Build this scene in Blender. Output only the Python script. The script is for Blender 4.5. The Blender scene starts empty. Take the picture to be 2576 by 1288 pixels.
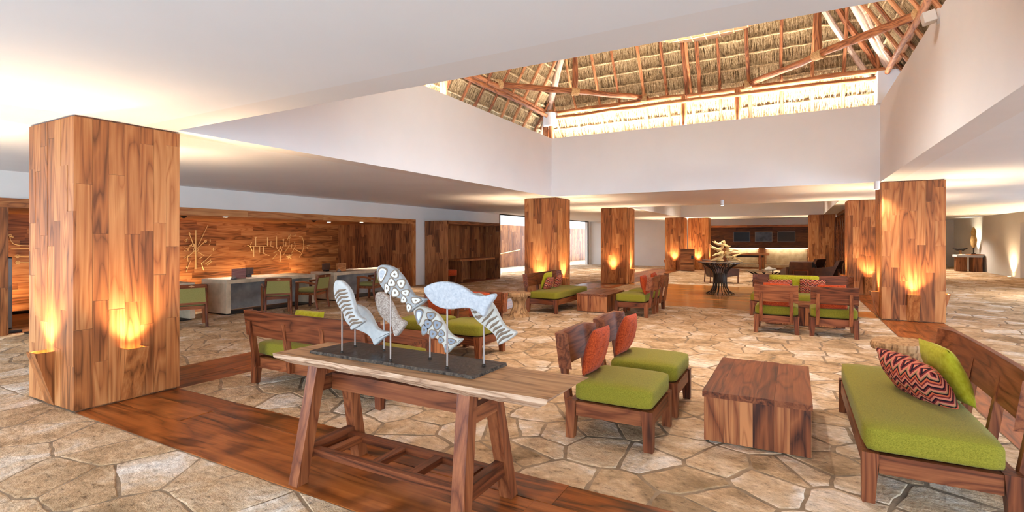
import bpy, bmesh, math, random
from mathutils import Vector, Matrix
import numpy as np
random.seed(7)
SC = bpy.context.scene
COL = SC.collection
R = math.radians

# ------------------------------------------------------------------ camera
FPX, YAW, HOR, EYE = 1290.0, R(28.88), 603.0, 1.6
cam_data = bpy.data.cameras.new('camera')
cam_data.sensor_width = 36.0
cam_data.lens = 36.0 * FPX / 2576.0
cam_data.shift_y = -(644.0 - HOR) / 2576.0
cam_data.clip_end = 300
cam = bpy.data.objects.new('camera', cam_data)
cam.location = (0, 0, EYE)
cam.rotation_euler = (R(90), 0, YAW)
COL.objects.link(cam)
SC.camera = cam

# ------------------------------------------------------------------ sky, exposure
world = bpy.data.worlds.new('world'); SC.world = world
world.use_nodes = True
bg = world.node_tree.nodes['Background']
bg.inputs[0].default_value = (0.68, 0.84, 1.0, 1)
bg.inputs[1].default_value = 4.8
sun_d = bpy.data.lights.new('sun', 'SUN'); sun_d.energy = 13.0; sun_d.color = (1.0, 0.98, 0.95); sun_d.angle = R(3)
sun = bpy.data.objects.new('sun', sun_d); COL.objects.link(sun); sun.rotation_euler = (R(-14), R(-12), 0)
vs = SC.view_settings
vs.view_transform = 'Standard'; vs.look = 'None'; vs.gamma = 1.0; vs.use_curve_mapping = False
vs.exposure = 0.74
SC.cycles.max_bounces = 8
SC.cycles.diffuse_bounces = 6
SC.cycles.glossy_bounces = 2
SC.cycles.transmission_bounces = 2
SC.cycles.sample_clamp_indirect = 6.0
SC.cycles.adaptive_threshold = 0.03
SC.cycles.use_light_tree = False
SC.cycles.caustics_reflective = False
SC.cycles.caustics_refractive = False
WARM = (1.0, 0.68, 0.40)
SOFT = (1.0, 0.86, 0.70)
COVE = (1.0, 0.93, 0.84)
SPOT_W = 185.0       # uplights in the pillar wedges
COVE_W = 300.0      # lamps hidden on the ledge under the thatch
ROOF_FILL_W = 330.0    # added unseen fill lamps in the roof and under the pendant
DOWN_W = 60.0       # surface mounted downlights

# ------------------------------------------------------------------ measuring helpers
FW = Vector((-math.sin(YAW), math.cos(YAW))); RT = Vector((math.cos(YAW), math.sin(YAW)))
def ray(u): return FW + RT * ((u - 1288.0) / FPX)
def at_y(u, v, Y):
    d = ray(u); t = Y / d.y
    return (d.x * t, Y, EYE + (HOR - v) / FPX * t)
def at_x(u, v, X):
    d = ray(u); t = X / d.x
    return (X, d.y * t, EYE + (HOR - v) / FPX * t)
def depth_of(x, y): return x * FW.x + y * FW.y
def proj(x, y, z):
    t = depth_of(x, y); s = x * RT.x + y * RT.y
    return 1288 + FPX * s / t, HOR - FPX * (z - EYE) / t

# ------------------------------------------------------------------ object helpers
def tag(o, label=None, cat=None, group=None, kind=None):
    if label: o['label'] = label
    if cat: o['category'] = cat
    if group: o['group'] = group
    if kind: o['kind'] = kind
    return o
def empty(name, loc=(0, 0, 0), rz=0.0):
    o = bpy.data.objects.new(name, None); COL.objects.link(o)
    o.location = loc; o.rotation_euler = (0, 0, rz); o.empty_display_size = 0.1
    return o
def link(name, me, mat=None, parent=None, loc=None, rot=None):
    o = bpy.data.objects.new(name, me); COL.objects.link(o)
    if mat and not me.materials: me.materials.append(mat)
    if parent: o.parent = parent
    if loc: o.location = loc
    if rot: o.rotation_euler = rot
    return o
def copy_tree(o, parent=None):
    c = o.copy(); COL.objects.link(c)
    if parent: c.parent = parent
    for ch in o.children: copy_tree(ch, c)
    return c

class MB:
    """collects shapes into one mesh"""
    def __init__(s): s.v = []; s.f = []; s.sm = []; s.m = []
    def add(s, vs, fs, smooth=False, mi=0):
        b = len(s.v); s.v += [tuple(p) for p in vs]
        s.f += [tuple(i + b for i in f) for f in fs]
        s.sm += [smooth] * len(fs); s.m += [mi] * len(fs)
        return s
    def box(s, x0, x1, y0, y1, z0, z1, mi=0):
        return s.add([(x0,y0,z0),(x1,y0,z0),(x1,y1,z0),(x0,y1,z0),(x0,y0,z1),(x1,y0,z1),(x1,y1,z1),(x0,y1,z1)],
                     [(0,3,2,1),(4,5,6,7),(0,1,5,4),(1,2,6,5),(2,3,7,6),(3,0,4,7)], mi=mi)
    def hexa(s, p, mi=0):
        return s.add(p, [(0,3,2,1),(4,5,6,7),(0,1,5,4),(1,2,6,5),(2,3,7,6),(3,0,4,7)], mi=mi)
    def rbox(s, x0, x1, y0, y1, z0, z1, r=0.01, seg=2, mi=0):
        bm = bmesh.new()
        bmesh.ops.create_cube(bm, size=1.0)
        for v in bm.verts:
            v.co = Vector(((x0+x1)/2 + v.co.x*(x1-x0), (y0+y1)/2 + v.co.y*(y1-y0), (z0+z1)/2 + v.co.z*(z1-z0)))
        bmesh.ops.bevel(bm, geom=bm.edges[:], offset=r, segments=seg, affect='EDGES', profile=0.5)
        return s.bm(bm, seg > 2, mi)
    def bm(s, bm, smooth=False, mi=0):
        bm.verts.index_update()
        vs = [v.co.copy() for v in bm.verts]; fs = [[v.index for v in f.verts] for f in bm.faces]
        bm.free(); return s.add(vs, fs, smooth, mi)
    def tube(s, pts, rad, n=8, cap=True, mi=0, smooth=True):
        pts = [Vector(p) for p in pts]
        rads = rad if isinstance(rad, (list, tuple)) else [rad] * len(pts)
        rings = []; prev = None
        for i, p in enumerate(pts):
            d = (pts[min(i+1, len(pts)-1)] - pts[max(i-1, 0)])
            d = d.normalized() if d.length > 1e-9 else Vector((0, 0, 1))
            if prev is None:
                a = d.orthogonal().normalized()
            else:
                a = prev - d * prev.dot(d)
                a = a.normalized() if a.length > 1e-6 else d.orthogonal().normalized()
            prev = a; b = d.cross(a)
            rings.append([p + (a*math.cos(2*math.pi*k/n) + b*math.sin(2*math.pi*k/n)) * rads[i] for k in range(n)])
        vs = [q for r in rings for q in r]; fs = []
        for i in range(len(rings)-1):
            for k in range(n):
                fs.append((i*n+k, i*n+(k+1) % n, (i+1)*n+(k+1) % n, (i+1)*n+k))
        if cap:
            fs.append(tuple(range(n-1, -1, -1))); fs.append(tuple((len(rings)-1)*n + k for k in range(n)))
        return s.add(vs, fs, smooth, mi)
    def lathe(s, prof, c=(0,0,0), n=24, mi=0):
        vs = []; fs = []
        for r, z in prof:
            for k in range(n):
                a = 2*math.pi*k/n; vs.append((c[0]+r*math.cos(a), c[1]+r*math.sin(a), c[2]+z))
        for i in range(len(prof)-1):
            for k in range(n):
                fs.append((i*n+k, i*n+(k+1) % n, (i+1)*n+(k+1) % n, (i+1)*n+k))
        fs.append(tuple(range(n-1, -1, -1))); fs.append(tuple((len(prof)-1)*n+k for k in range(n)))
        return s.add(vs, fs, True, mi)
    def mesh(s, name='mesh'):
        me = bpy.data.meshes.new(name)
        me.from_pydata(s.v, [], s.f)
        me.polygons.foreach_set('use_smooth', s.sm)
        me.polygons.foreach_set('material_index', s.m)
        me.update(); return me
    def build(s, name, mat, parent=None, loc=None, rot=None, sharp=True):
        me = s.mesh(name)
        for m in (mat if isinstance(mat, (list, tuple)) else [mat]): me.materials.append(m)
        if sharp and any(s.sm) and hasattr(me, 'set_sharp_from_angle'): me.set_sharp_from_angle(angle=R(40))
        return link(name, me, None, parent, loc, rot)

# ------------------------------------------------------------------ materials
def nt(name):
    m = bpy.data.materials.new(name); m.use_nodes = True
    t = m.node_tree; p = t.nodes['Principled BSDF']
    return m, t, p
def N(t, kind, **kw):
    n = t.nodes.new(kind)
    for k, v in kw.items(): setattr(n, k, v)
    return n
def ramp(t, stops):
    n = t.nodes.new('ShaderNodeValToRGB'); e = n.color_ramp.elements
    while len(e) < len(stops): e.new(0.5)
    for i, (p, c) in enumerate(stops):
        e[i].position = p; e[i].color = (*c, 1) if len(c) == 3 else c
    return n
def srgb(r, g, b):
    f = lambda c: ((c/255+0.055)/1.055)**2.4 if c/255 > 0.04045 else c/255/12.92
    return (f(r), f(g), f(b))

def wood(name, dark, mid, light, axis=2, rough=0.45, scale=1.0, var=0.5, spec=0.22, bump=0.12, knots=False, coat=0.0):
    m, t, p = nt(name); L = t.links.new
    tc = N(t, 'ShaderNodeTexCoord'); oi = N(t, 'ShaderNodeObjectInfo')
    off = N(t, 'ShaderNodeVectorMath', operation='SCALE')
    comb = N(t, 'ShaderNodeCombineXYZ')
    mul = N(t, 'ShaderNodeMath', operation='MULTIPLY'); mul.inputs[1].default_value = 57.3
    L(oi.outputs['Random'], mul.inputs[0])
    for i in range(3): L(mul.outputs[0], comb.inputs[i])
    add = N(t, 'ShaderNodeVectorMath', operation='ADD'); L(tc.outputs['Object'], add.inputs[0]); L(comb.outputs[0], add.inputs[1])
    mp = N(t, 'ShaderNodeMapping'); s = [6.0*scale]*3; s[axis] = 0.75*scale
    mp.inputs['Scale'].default_value = s; L(add.outputs[0], mp.inputs[0])
    n1 = N(t, 'ShaderNodeTexNoise'); n1.inputs['Scale'].default_value = 1.0; n1.inputs['Detail'].default_value = 1; n1.inputs['Distortion'].default_value = 0.5
    L(mp.outputs[0], n1.inputs['Vector'])
    # growth rings: contour lines of the slow noise
    k = N(t, 'ShaderNodeMath', operation='MULTIPLY'); k.inputs[1].default_value = 11.0; L(n1.outputs['Fac'], k.inputs[0])
    pq = N(t, 'ShaderNodeMath', operation='PINGPONG'); pq.inputs[1].default_value = 1.0; L(k.outputs[0], pq.inputs[0])
    pp = N(t, 'ShaderNodeMath', operation='POWER'); pp.inputs[1].default_value = 0.55; L(pq.outputs[0], pp.inputs[0])
    mp2 = N(t, 'ShaderNodeMapping'); s2 = [55.0*scale]*3; s2[axis] = 1.6*scale
    mp2.inputs['Scale'].default_value = s2; L(add.outputs[0], mp2.inputs[0])
    n2 = N(t, 'ShaderNodeTexNoise'); n2.inputs['Scale'].default_value = 1.0; n2.inputs['Detail'].default_value = 3; n2.inputs['Roughness'].default_value = 0.6; L(mp2.outputs[0], n2.inputs['Vector'])
    mx = N(t, 'ShaderNodeMix'); mx.inputs[0].default_value = 0.60; L(pp.outputs[0], mx.inputs[2]); L(n2.outputs['Fac'], mx.inputs[3])
    # per board tone
    ma = N(t, 'ShaderNodeMath', operation='MULTIPLY_ADD'); ma.inputs[1].default_value = var; ma.inputs[2].default_value = -var*0.5
    L(oi.outputs['Random'], ma.inputs[0])
    sm = N(t, 'ShaderNodeMath', operation='ADD'); L(mx.outputs[0], sm.inputs[0]); L(ma.outputs[0], sm.inputs[1])
    rp = ramp(t, [(0.22, dark), (0.54, mid), (0.92, light)]); L(sm.outputs[0], rp.inputs[0])
    col = rp.outputs[0]
    if knots:
        nk = N(t, 'ShaderNodeTexNoise'); nk.inputs['Scale'].default_value = 2.3; nk.inputs['Detail'].default_value = 3; L(tc.outputs['Object'], nk.inputs['Vector'])
        rk = ramp(t, [(0.52, (1, 1, 1)), (0.66, (0.45, 0.38, 0.32))]); L(nk.outputs['Fac'], rk.inputs[0])
        mk = N(t, 'ShaderNodeMix', data_type='RGBA', blend_type='MULTIPLY'); mk.inputs[0].default_value = 1.0
        L(col, mk.inputs[6]); L(rk.outputs[0], mk.inputs[7]); col = mk.outputs[2]
    L(col, p.inputs['Base Color'])
    p.inputs['Roughness'].default_value = rough
    p.inputs['Specular IOR Level'].default_value = spec
    if coat: p.inputs['Coat Weight'].default_value = coat; p.inputs['Coat Roughness'].default_value = 0.2
    if bump >= 0.3:
        b = N(t, 'ShaderNodeBump'); b.inputs['Strength'].default_value = bump; b.inputs['Distance'].default_value = 0.01
        L(mx.outputs[0], b.inputs['Height']); L(b.outputs[0], p.inputs['Normal'])
    return m

def plain(name, col, rough=0.5, metal=0.0, spec=0.5, noise=None, nscale=8.0, bump=0.0, bscale=60.0, emit=None, estr=0.0):
    m, t, p = nt(name); L = t.links.new
    p.inputs['Roughness'].default_value = rough; p.inputs['Metallic'].default_value = metal; p.inputs['Specular IOR Level'].default_value = spec
    p.inputs['Base Color'].default_value = (*col, 1)
    tc = N(t, 'ShaderNodeTexCoord')
    if noise:
        n = N(t, 'ShaderNodeTexNoise'); n.inputs['Scale'].default_value = nscale; n.inputs['Detail'].default_value = 3
        L(tc.outputs['Object'], n.inputs['Vector'])
        rp = ramp(t, [(0.3, noise), (0.7, col)]); L(n.outputs['Fac'], rp.inputs[0]); L(rp.outputs[0], p.inputs['Base Color'])
    if bump:
        n = N(t, 'ShaderNodeTexNoise'); n.inputs['Scale'].default_value = bscale; n.inputs['Detail'].default_value = 2
        L(tc.outputs['Object'], n.inputs['Vector'])
        b = N(t, 'ShaderNodeBump'); b.inputs['Strength'].default_value = bump; b.inputs['Distance'].default_value = 0.01
        L(n.outputs['Fac'], b.inputs['Height']); L(b.outputs[0], p.inputs['Normal'])
    if emit:
        p.inputs['Emission Color'].default_value = (*emit, 1); p.inputs['Emission Strength'].default_value = estr
    return m

def fabric(name, c1, c2, scale=260.0):
    m, t, p = nt(name); L = t.links.new
    tc = N(t, 'ShaderNodeTexCoord')
    a = N(t, 'ShaderNodeMapping'); a.inputs['Scale'].default_value = (scale, scale*0.22, scale*0.5); L(tc.outputs['Object'], a.inputs[0])
    n1 = N(t, 'ShaderNodeTexNoise'); n1.inputs['Scale'].default_value = 1.0; n1.inputs['Detail'].default_value = 3; L(a.outputs[0], n1.inputs['Vector'])
    a2 = N(t, 'ShaderNodeMapping'); a2.inputs['Scale'].default_value = (scale*0.22, scale, scale*0.5); L(tc.outputs['Object'], a2.inputs[0])
    n2 = N(t, 'ShaderNodeTexNoise'); n2.inputs['Scale'].default_value = 1.0; n2.inputs['Detail'].default_value = 3; L(a2.outputs[0], n2.inputs['Vector'])
    mx = N(t, 'ShaderNodeMix'); mx.inputs[0].default_value = 0.5; L(n1.outputs['Fac'], mx.inputs[2]); L(n2.outputs['Fac'], mx.inputs[3])
    rp = ramp(t, [(0.36, c1), (0.62, c2)]); L(mx.outputs[0], rp.inputs[0]); L(rp.outputs[0], p.inputs['Base Color'])
    p.inputs['Roughness'].default_value = 0.9; p.inputs['Specular IOR Level'].default_value = 0.15
    p.inputs['Sheen Weight'].default_value = 0.06
    b = N(t, 'ShaderNodeBump'); b.inputs['Strength'].default_value = 0.35; b.inputs['Distance'].default_value = 0.003
    L(mx.outputs[0], b.inputs['Height']); L(b.outputs[0], p.inputs['Normal'])
    return m

def chevron_mat():
    m, t, p = nt('chevron_fabric'); L = t.links.new
    tc = N(t, 'ShaderNodeTexCoord'); sx = N(t, 'ShaderNodeSeparateXYZ'); L(tc.outputs['Object'], sx.inputs[0])
    m1 = N(t, 'ShaderNodeMath', operation='PINGPONG'); m1.inputs[1].default_value = 0.042; L(sx.outputs[0], m1.inputs[0])
    m2 = N(t, 'ShaderNodeMath', operation='MULTIPLY'); m2.inputs[1].default_value = 1.0; L(m1.outputs[0], m2.inputs[0])
    ad = N(t, 'ShaderNodeMath', operation='ADD'); L(sx.outputs[2], ad.inputs[0]); L(m2.outputs[0], ad.inputs[1])
    ad2 = N(t, 'ShaderNodeMath', operation='ADD'); ad2.inputs[1].default_value = 10.0; L(ad.outputs[0], ad2.inputs[0])
    di = N(t, 'ShaderNodeMath', operation='DIVIDE'); di.inputs[1].default_value = 0.105; L(ad2.outputs[0], di.inputs[0])
    fr = N(t, 'ShaderNodeMath', operation='FRACT'); L(di.outputs[0], fr.inputs[0])
    dk, sal, org, mar, tan = (0.02, 0.008, 0.012), srgb(205, 120, 95), srgb(200, 95, 60), srgb(115, 40, 40), srgb(150, 120, 80)
    rp = ramp(t, [(0.0, dk), (0.13, sal), (0.30, mar), (0.42, org), (0.55, dk), (0.66, tan), (0.74, sal), (0.88, mar)])
    rp.color_ramp.interpolation = 'CONSTANT'
    L(fr.outputs[0], rp.inputs[0]); L(rp.outputs[0], p.inputs['Base Color'])
    p.inputs['Roughness'].default_value = 0.9; p.inputs['Specular IOR Level'].default_value = 0.15
    return m

def plaster_mat(name, col, var=0.04, scale=1.3):
    c2 = tuple(max(0, c - var) for c in col)
    return plain(name, col, 0.75, noise=c2, nscale=scale, spec=0.2)

def stone_floor_mat():
    m, t, p = nt('flagstone'); L = t.links.new
    geo = N(t, 'ShaderNodeNewGeometry'); at = N(t, 'ShaderNodeAttribute'); at.attribute_name = 'tone'
    n1 = N(t, 'ShaderNodeTexNoise'); n1.inputs['Scale'].default_value = 2.2; n1.inputs['Detail'].default_value = 4; n1.inputs['Roughness'].default_value = 0.62; n1.inputs['Distortion'].default_value = 0.8
    L(geo.outputs['Position'], n1.inputs['Vector'])
    n2 = N(t, 'ShaderNodeTexNoise'); n2.inputs['Scale'].default_value = 15.0; n2.inputs['Detail'].default_value = 6; n2.inputs['Roughness'].default_value = 0.72
    mpz = N(t, 'ShaderNodeMapping'); mpz.inputs['Scale'].default_value = (0.8, 1.25, 1); mpz.inputs['Rotation'].default_value = (0, 0, 0.5); L(geo.outputs['Position'], mpz.inputs[0]); L(mpz.outputs[0], n2.inputs['Vector'])
    ad = N(t, 'ShaderNodeMath', operation='MULTIPLY_ADD'); ad.inputs[1].default_value = 0.28; L(at.outputs['Fac'], ad.inputs[0]); L(n1.outputs['Fac'], ad.inputs[2])
    sb = N(t, 'ShaderNodeMath', operation='SUBTRACT'); sb.inputs[1].default_value = 0.14; L(ad.outputs[0], sb.inputs[0])
    rp = ramp(t, [(0.25, srgb(146, 118, 86)), (0.42, srgb(190, 157, 120)), (0.58, srgb(208, 180, 148)), (0.78, srgb(232, 220, 206))])
    L(sb.outputs[0], rp.inputs[0])
    r2 = ramp(t, [(0.30, (0.26, 0.24, 0.24)), (0.43, (0.84, 0.82, 0.80)), (0.56, (1.0, 0.98, 0.96)), (0.70, (1.34, 1.38, 1.44))]); L(n2.outputs['Fac'], r2.inputs[0])
    mk = N(t, 'ShaderNodeMix', data_type='RGBA', blend_type='MULTIPLY'); mk.inputs[0].default_value = 1.0
    L(rp.outputs[0], mk.inputs[6]); L(r2.outputs[0], mk.inputs[7]); L(mk.outputs[2], p.inputs['Base Color'])
    p.inputs['Roughness'].default_value = 0.8; p.inputs['Specular IOR Level'].default_value = 0.12
    n3 = N(t, 'ShaderNodeTexNoise'); n3.inputs['Scale'].default_value = 12.0; n3.inputs['Detail'].default_value = 5; n3.inputs['Roughness'].default_value = 0.7; L(geo.outputs['Position'], n3.inputs['Vector'])
    b = N(t, 'ShaderNodeBump'); b.inputs['Strength'].default_value = 0.9; b.inputs['Distance'].default_value = 0.03
    L(n3.outputs['Fac'], b.inputs['Height']); L(b.outputs[0], p.inputs['Normal'])
    return m

def straw_mat(name, stops, sc=(60, 60, 3)):
    m, t, p = nt(name); L = t.links.new
    geo = N(t, 'ShaderNodeNewGeometry'); mp = N(t, 'ShaderNodeMapping'); mp.inputs['Scale'].default_value = sc
    L(geo.outputs['Position'], mp.inputs[0])
    n = N(t, 'ShaderNodeTexNoise'); n.inputs['Scale'].default_value = 1.0; n.inputs['Detail'].default_value = 5; n.inputs['Roughness'].default_value = 0.6; L(mp.outputs[0], n.inputs['Vector'])
    rp = ramp(t, stops); L(n.outputs['Fac'], rp.inputs[0]); L(rp.outputs[0], p.inputs['Base Color'])
    p.inputs['Roughness'].default_value = 0.85; p.inputs['Specular IOR Level'].default_value = 0.2
    return m

PIL = (srgb(104, 60, 30), srgb(164, 100, 54), srgb(198, 138, 84))
M = {}
for ax, nm in ((0, 'x'), (1, 'y'), (2, 'z')):
    M['panel_' + nm] = wood('panel_wood_' + nm, *PIL, axis=ax, rough=0.42, var=0.45)
    M['furn_' + nm] = wood('furniture_wood_' + nm, srgb(56, 26, 14), srgb(108, 56, 31), srgb(148, 88, 52), axis=ax, rough=0.4, var=0.3, scale=1.3)
    M['dark_' + nm] = wood('brown_wood_' + nm, srgb(78, 46, 28), srgb(134, 84, 52), srgb(168, 114, 72), axis=ax, rough=0.5, var=0.5)
    M['floorboard_' + nm] = wood('floorboard_wood_' + nm, srgb(66, 30, 10), srgb(140, 74, 30), srgb(178, 104, 50), axis=ax, rough=0.34, var=0.3, scale=0.8, knots=True, coat=0.15, bump=0.08)
M['platform'] = wood('platform_wood', srgb(140, 84, 28), srgb(200, 134, 56), srgb(226, 166, 84), axis=0, rough=0.16, var=0.3, scale=0.8, coat=0.5, bump=0.06)
M['block_z'] = wood('block_table_wood', srgb(60, 30, 20), srgb(128, 70, 40), srgb(184, 120, 74), axis=2, rough=0.4, var=0.75, scale=1.2)
M['bar_x'] = wood('bar_wall_wood', srgb(40, 22, 12), srgb(78, 46, 26), srgb(104, 66, 38), axis=0, rough=0.5, var=0.4)
M['slab'] = wood('live_edge_wood', srgb(110, 76, 48), srgb(168, 124, 84), srgb(200, 160, 118), axis=0, rough=0.4, var=0.1, scale=1.2)
M['slab_edge'] = wood('raw_edge_wood', srgb(104, 72, 52), srgb(176, 140, 112), srgb(206, 178, 152), axis=0, rough=0.8, var=0.1, scale=2.2, bump=0.5)
M['stump'] = wood('stump_wood', srgb(92, 64, 40), srgb(160, 120, 80), srgb(198, 164, 120), axis=2, rough=0.6, var=0.3, scale=1.2, bump=0.4)
M['bleached'] = plain('bleached_wood_patch', srgb(225, 212, 190), 0.7, noise=srgb(190, 165, 125), nscale=12)
M['ceiling'] = plaster_mat('ceiling_plaster', (0.85, 0.88, 0.92), 0.03)
M['wall'] = plaster_mat('wall_plaster', (0.84, 0.81, 0.76))
M['parapet'] = plaster_mat('opening_plaster', (0.83, 0.83, 0.84), 0.03)
M['mortar'] = plain('mortar', srgb(160, 133, 103), 0.9, noise=srgb(112, 92, 70), nscale=9, bump=0.5, bscale=40)
M['stone'] = stone_floor_mat()
M['concrete'] = plain('concrete', srgb(208, 186, 156), 0.6, noise=srgb(172, 152, 126), nscale=5, bump=0.08)
M['concrete_grey'] = plain('concrete_grey', srgb(172, 166, 160), 0.7, noise=srgb(128, 124, 122), nscale=4, bump=0.08)
M['green'] = fabric('olive_green_fabric', srgb(104, 97, 22), srgb(144, 134, 44), 520)
M['lime'] = fabric('lime_velvet', srgb(156, 148, 22), srgb(180, 172, 46), 60)
M['rust'] = fabric('rust_orange_fabric', srgb(124, 40, 14), srgb(186, 76, 34), 150)
M['chevron'] = chevron_mat()
M['sage'] = fabric('sage_green_fabric', srgb(118, 114, 62), srgb(144, 138, 84), 520)
M['brass'] = plain('brass', srgb(240, 204, 140), 0.5, metal=0.75)
M['steel'] = plain('brushed_steel', srgb(150, 134, 126), 0.4, metal=0.8)
M['iron'] = plain('dark_iron', srgb(46, 36, 28), 0.5, metal=0.6, bump=0.3)
M['black'] = plain('black_plastic', (0.012, 0.012, 0.014), 0.35)
M['screen'] = plain('dark_screen_glass', (0.012, 0.012, 0.013), 0.25, spec=0.12)
M['bezel'] = plain('screen_bezel', srgb(120, 110, 104), 0.4, metal=0.5)
M['leather'] = plain('brown_leather', srgb(92, 58, 40), 0.45, noise=srgb(66, 40, 28), nscale=6, bump=0.15)
M['slate'] = plain('slate', srgb(52, 40, 29), 0.3, spec=0.14, noise=srgb(28, 21, 16), nscale=7, bump=0.35, bscale=25)
M['slate_edge'] = plain('chipped_slate_edge', srgb(100, 86, 74), 0.7, noise=srgb(36, 30, 26), nscale=60, spec=0.1)
M['driftwood'] = plain('driftwood', srgb(238, 204, 138), 0.7, noise=srgb(196, 150, 84), nscale=9, bump=0.4, bscale=30)
M['white'] = plain('white_paint', (0.8, 0.8, 0.79), 0.5)
M['lamp'] = plain('lamp_lens', (1, 0.85, 0.6), 0.3, emit=(1.0, 0.66, 0.30), estr=60.0)
M['lampw'] = plain('downlight_lens', (1, 0.9, 0.8), 0.3, emit=(1.0, 0.86, 0.66), estr=12.0)
M['strip'] = plain('bar_strip', (1, 0.9, 0.8), 0.3, emit=(1.0, 0.86, 0.66), estr=2.0)
M['plum'] = wood('plum_wood', srgb(88, 52, 50), srgb(132, 86, 82), srgb(158, 112, 104), axis=1, rough=0.5, var=0.1)
M['rope'] = plain('fibre_wrap', srgb(196, 160, 112), 0.9, noise=srgb(150, 112, 70), nscale=40, bump=0.3)
M['pole'] = wood('roof_pole_wood', srgb(96, 54, 34), srgb(158, 100, 64), srgb(196, 140, 96), axis=2, rough=0.55, var=0.45, scale=1.6, bump=0.3)
M['palelog'] = wood('pale_log', srgb(150, 122, 104), srgb(196, 170, 150), srgb(224, 204, 188), axis=2, rough=0.8, var=0.3, scale=1.5, bump=0.5)
M['straw'] = straw_mat('straw', [(0.30, srgb(112, 90, 60)), (0.45, srgb(178, 152, 112)), (0.60, srgb(214, 190, 150)), (0.78, srgb(240, 224, 192))])
M['thatch'] = straw_mat('thatch_backing', [(0.30, srgb(78, 62, 42)), (0.55, srgb(146, 122, 88)), (0.8, srgb(194, 168, 128))], sc=(12, 12, 12))
M['fish_grey'] = plain('blue_grey_stone', srgb(178, 178, 180), 0.7, noise=srgb(152, 155, 161), nscale=70, bump=0.3, bscale=60)
M['fish_pale'] = plain('pale_stone', srgb(178, 175, 170), 0.7, noise=srgb(160, 159, 157), nscale=30, bump=0.2)
M['fish_white'] = plain('white_stone', srgb(186, 179, 168), 0.65, noise=srgb(170, 164, 154), nscale=20, bump=0.15)
M['fish_mid'] = plain('grey_stone', srgb(148, 147, 145), 0.7, noise=srgb(130, 130, 130), nscale=30, bump=0.2)
M['fish_speck'] = plain('speckled_granite', srgb(190, 174, 160), 0.75, noise=srgb(120, 100, 88), nscale=130, bump=0.35, bscale=130)
M['mark_brown'] = plain('brown_carving', srgb(116, 97, 80), 0.8)
M['mark_white'] = plain('white_inlay', srgb(196, 194, 188), 0.6)
M['mark_blue'] = plain('blue_grey_inlay', srgb(122, 128, 138), 0.6)
M['stone_wall'] = plain('travertine_back', srgb(196, 178, 140), 0.4, noise=srgb(160, 138, 100), nscale=4)
M['white_top'] = plain('white_marble', srgb(220, 222, 228), 0.3)
M['jute'] = plain('woven_mat', srgb(128, 88, 48), 0.9, noise=srgb(104, 70, 38), nscale=25)

# ------------------------------------------------------------------ lamps
def spot(name, loc, aim, watts, color, size=100, blend=0.6, radius=0.03, parent=None):
    d = bpy.data.lights.new(name, 'SPOT'); d.energy = watts; d.color = color
    d.spot_size = R(size); d.spot_blend = blend; d.shadow_soft_size = radius
    o = bpy.data.objects.new(name, d); COL.objects.link(o); o.location = loc
    o.rotation_euler = Vector(aim).to_track_quat('-Z', 'Y').to_euler()
    if parent: o.parent = parent
    return o
def area(name, loc, aim, watts, color, sx, sy, parent=None, rotz=None):
    d = bpy.data.lights.new(name, 'AREA'); d.energy = watts; d.color = color; d.shape = 'RECTANGLE'; d.size = sx; d.size_y = sy
    o = bpy.data.objects.new(name, d); COL.objects.link(o); o.location = loc
    o.rotation_euler = Vector(aim).to_track_quat('-Z', 'Y').to_euler()
    if parent: o.parent = parent
    return o

# ================================================================== STRUCTURE
CZ = 2.76
OX0, OX1, OY0, OY1, OZ = -5.73, 1.5, 3.05, 12.6, 4.32     # thatched opening
QX0, QX1, QY0, QY1 = -5.2, 1.15, 18.05, 27.7               # second opening
WL, WR, WB, WE = -11.6, 8.2, 31.5, 39.0                    # wall planes
YB = -3.2                                                  # open side behind the camera

def struct(name, mb, mat, label=None):
    o = mb.build(name, mat); tag(o, label, None, None, 'structure'); return o

# ceiling slab with two openings, built from rectangular fields
c = MB()
T = 0.25
XL = WL - 0.2
for (x0, x1, y0, y1) in [(XL, 9.2, YB, OY0-0.3), (XL, OX0-0.3, OY0-0.3, OY1+0.3), (OX1+0.3, 9.2, OY0-0.3, OY1+0.3), (XL, 9.2, OY1+0.3, QY0-0.2),
                         (XL, QX0-0.2, QY0-0.2, QY1+0.2), (QX1+0.2, 9.2, QY0-0.2, QY1+0.2), (XL, 9.2, QY1+0.2, WE+0.4), (-15.5, XL, 3.0, 14.2)]:
    c.box(x0, x1, y0, y1, CZ, CZ + T)
struct('ceiling', c, M['ceiling'], 'smooth white plaster ceiling pierced by a large thatched opening')
for nm, b, lab in [('wall_opening_far', (OX0-0.3, OX1+0.3, OY1, OY1+0.3, CZ, OZ), 'white plaster wall rising above the two far pillars to the thatch'),
              ('wall_opening_left', (OX0-0.3, OX0, OY0, OY1, CZ, OZ), 'white plaster wall of the opening on the reception side'),
              ('wall_opening_right', (OX1, OX1+0.3, OY0, OY1, CZ, OZ), 'white plaster wall of the opening on the stair side'),
              ('wall_opening_near', (OX0-0.3, OX1+0.3, OY0-0.3, OY0, CZ, OZ), 'white plaster wall of the opening nearest the fish console')]:
    struct(nm, MB().box(*b), M['parapet'], lab)
for nm, b in [('wall_upper_far', (QX0-0.2, QX1+0.2, QY1, QY1+0.2, CZ, 4.4)), ('wall_upper_left', (QX0-0.2, QX0, QY0, QY1, CZ, 4.4)),
              ('wall_upper_right', (QX1, QX1+0.2, QY0, QY1, CZ, 4.4)), ('wall_upper_near', (QX0-0.2, QX1+0.2, QY0-0.2, QY0, CZ, 4.4))]:
    struct(nm, MB().box(*b), M['parapet'], 'beige plaster wall of the second ceiling opening over the lounge')
struct('ceiling_lounge', MB().box(QX0-0.3, QX1+0.3, QY0-0.3, QY1+0.3, 4.4, 4.5), M['ceiling'], 'raised plaster ceiling over the far lounge')

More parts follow.
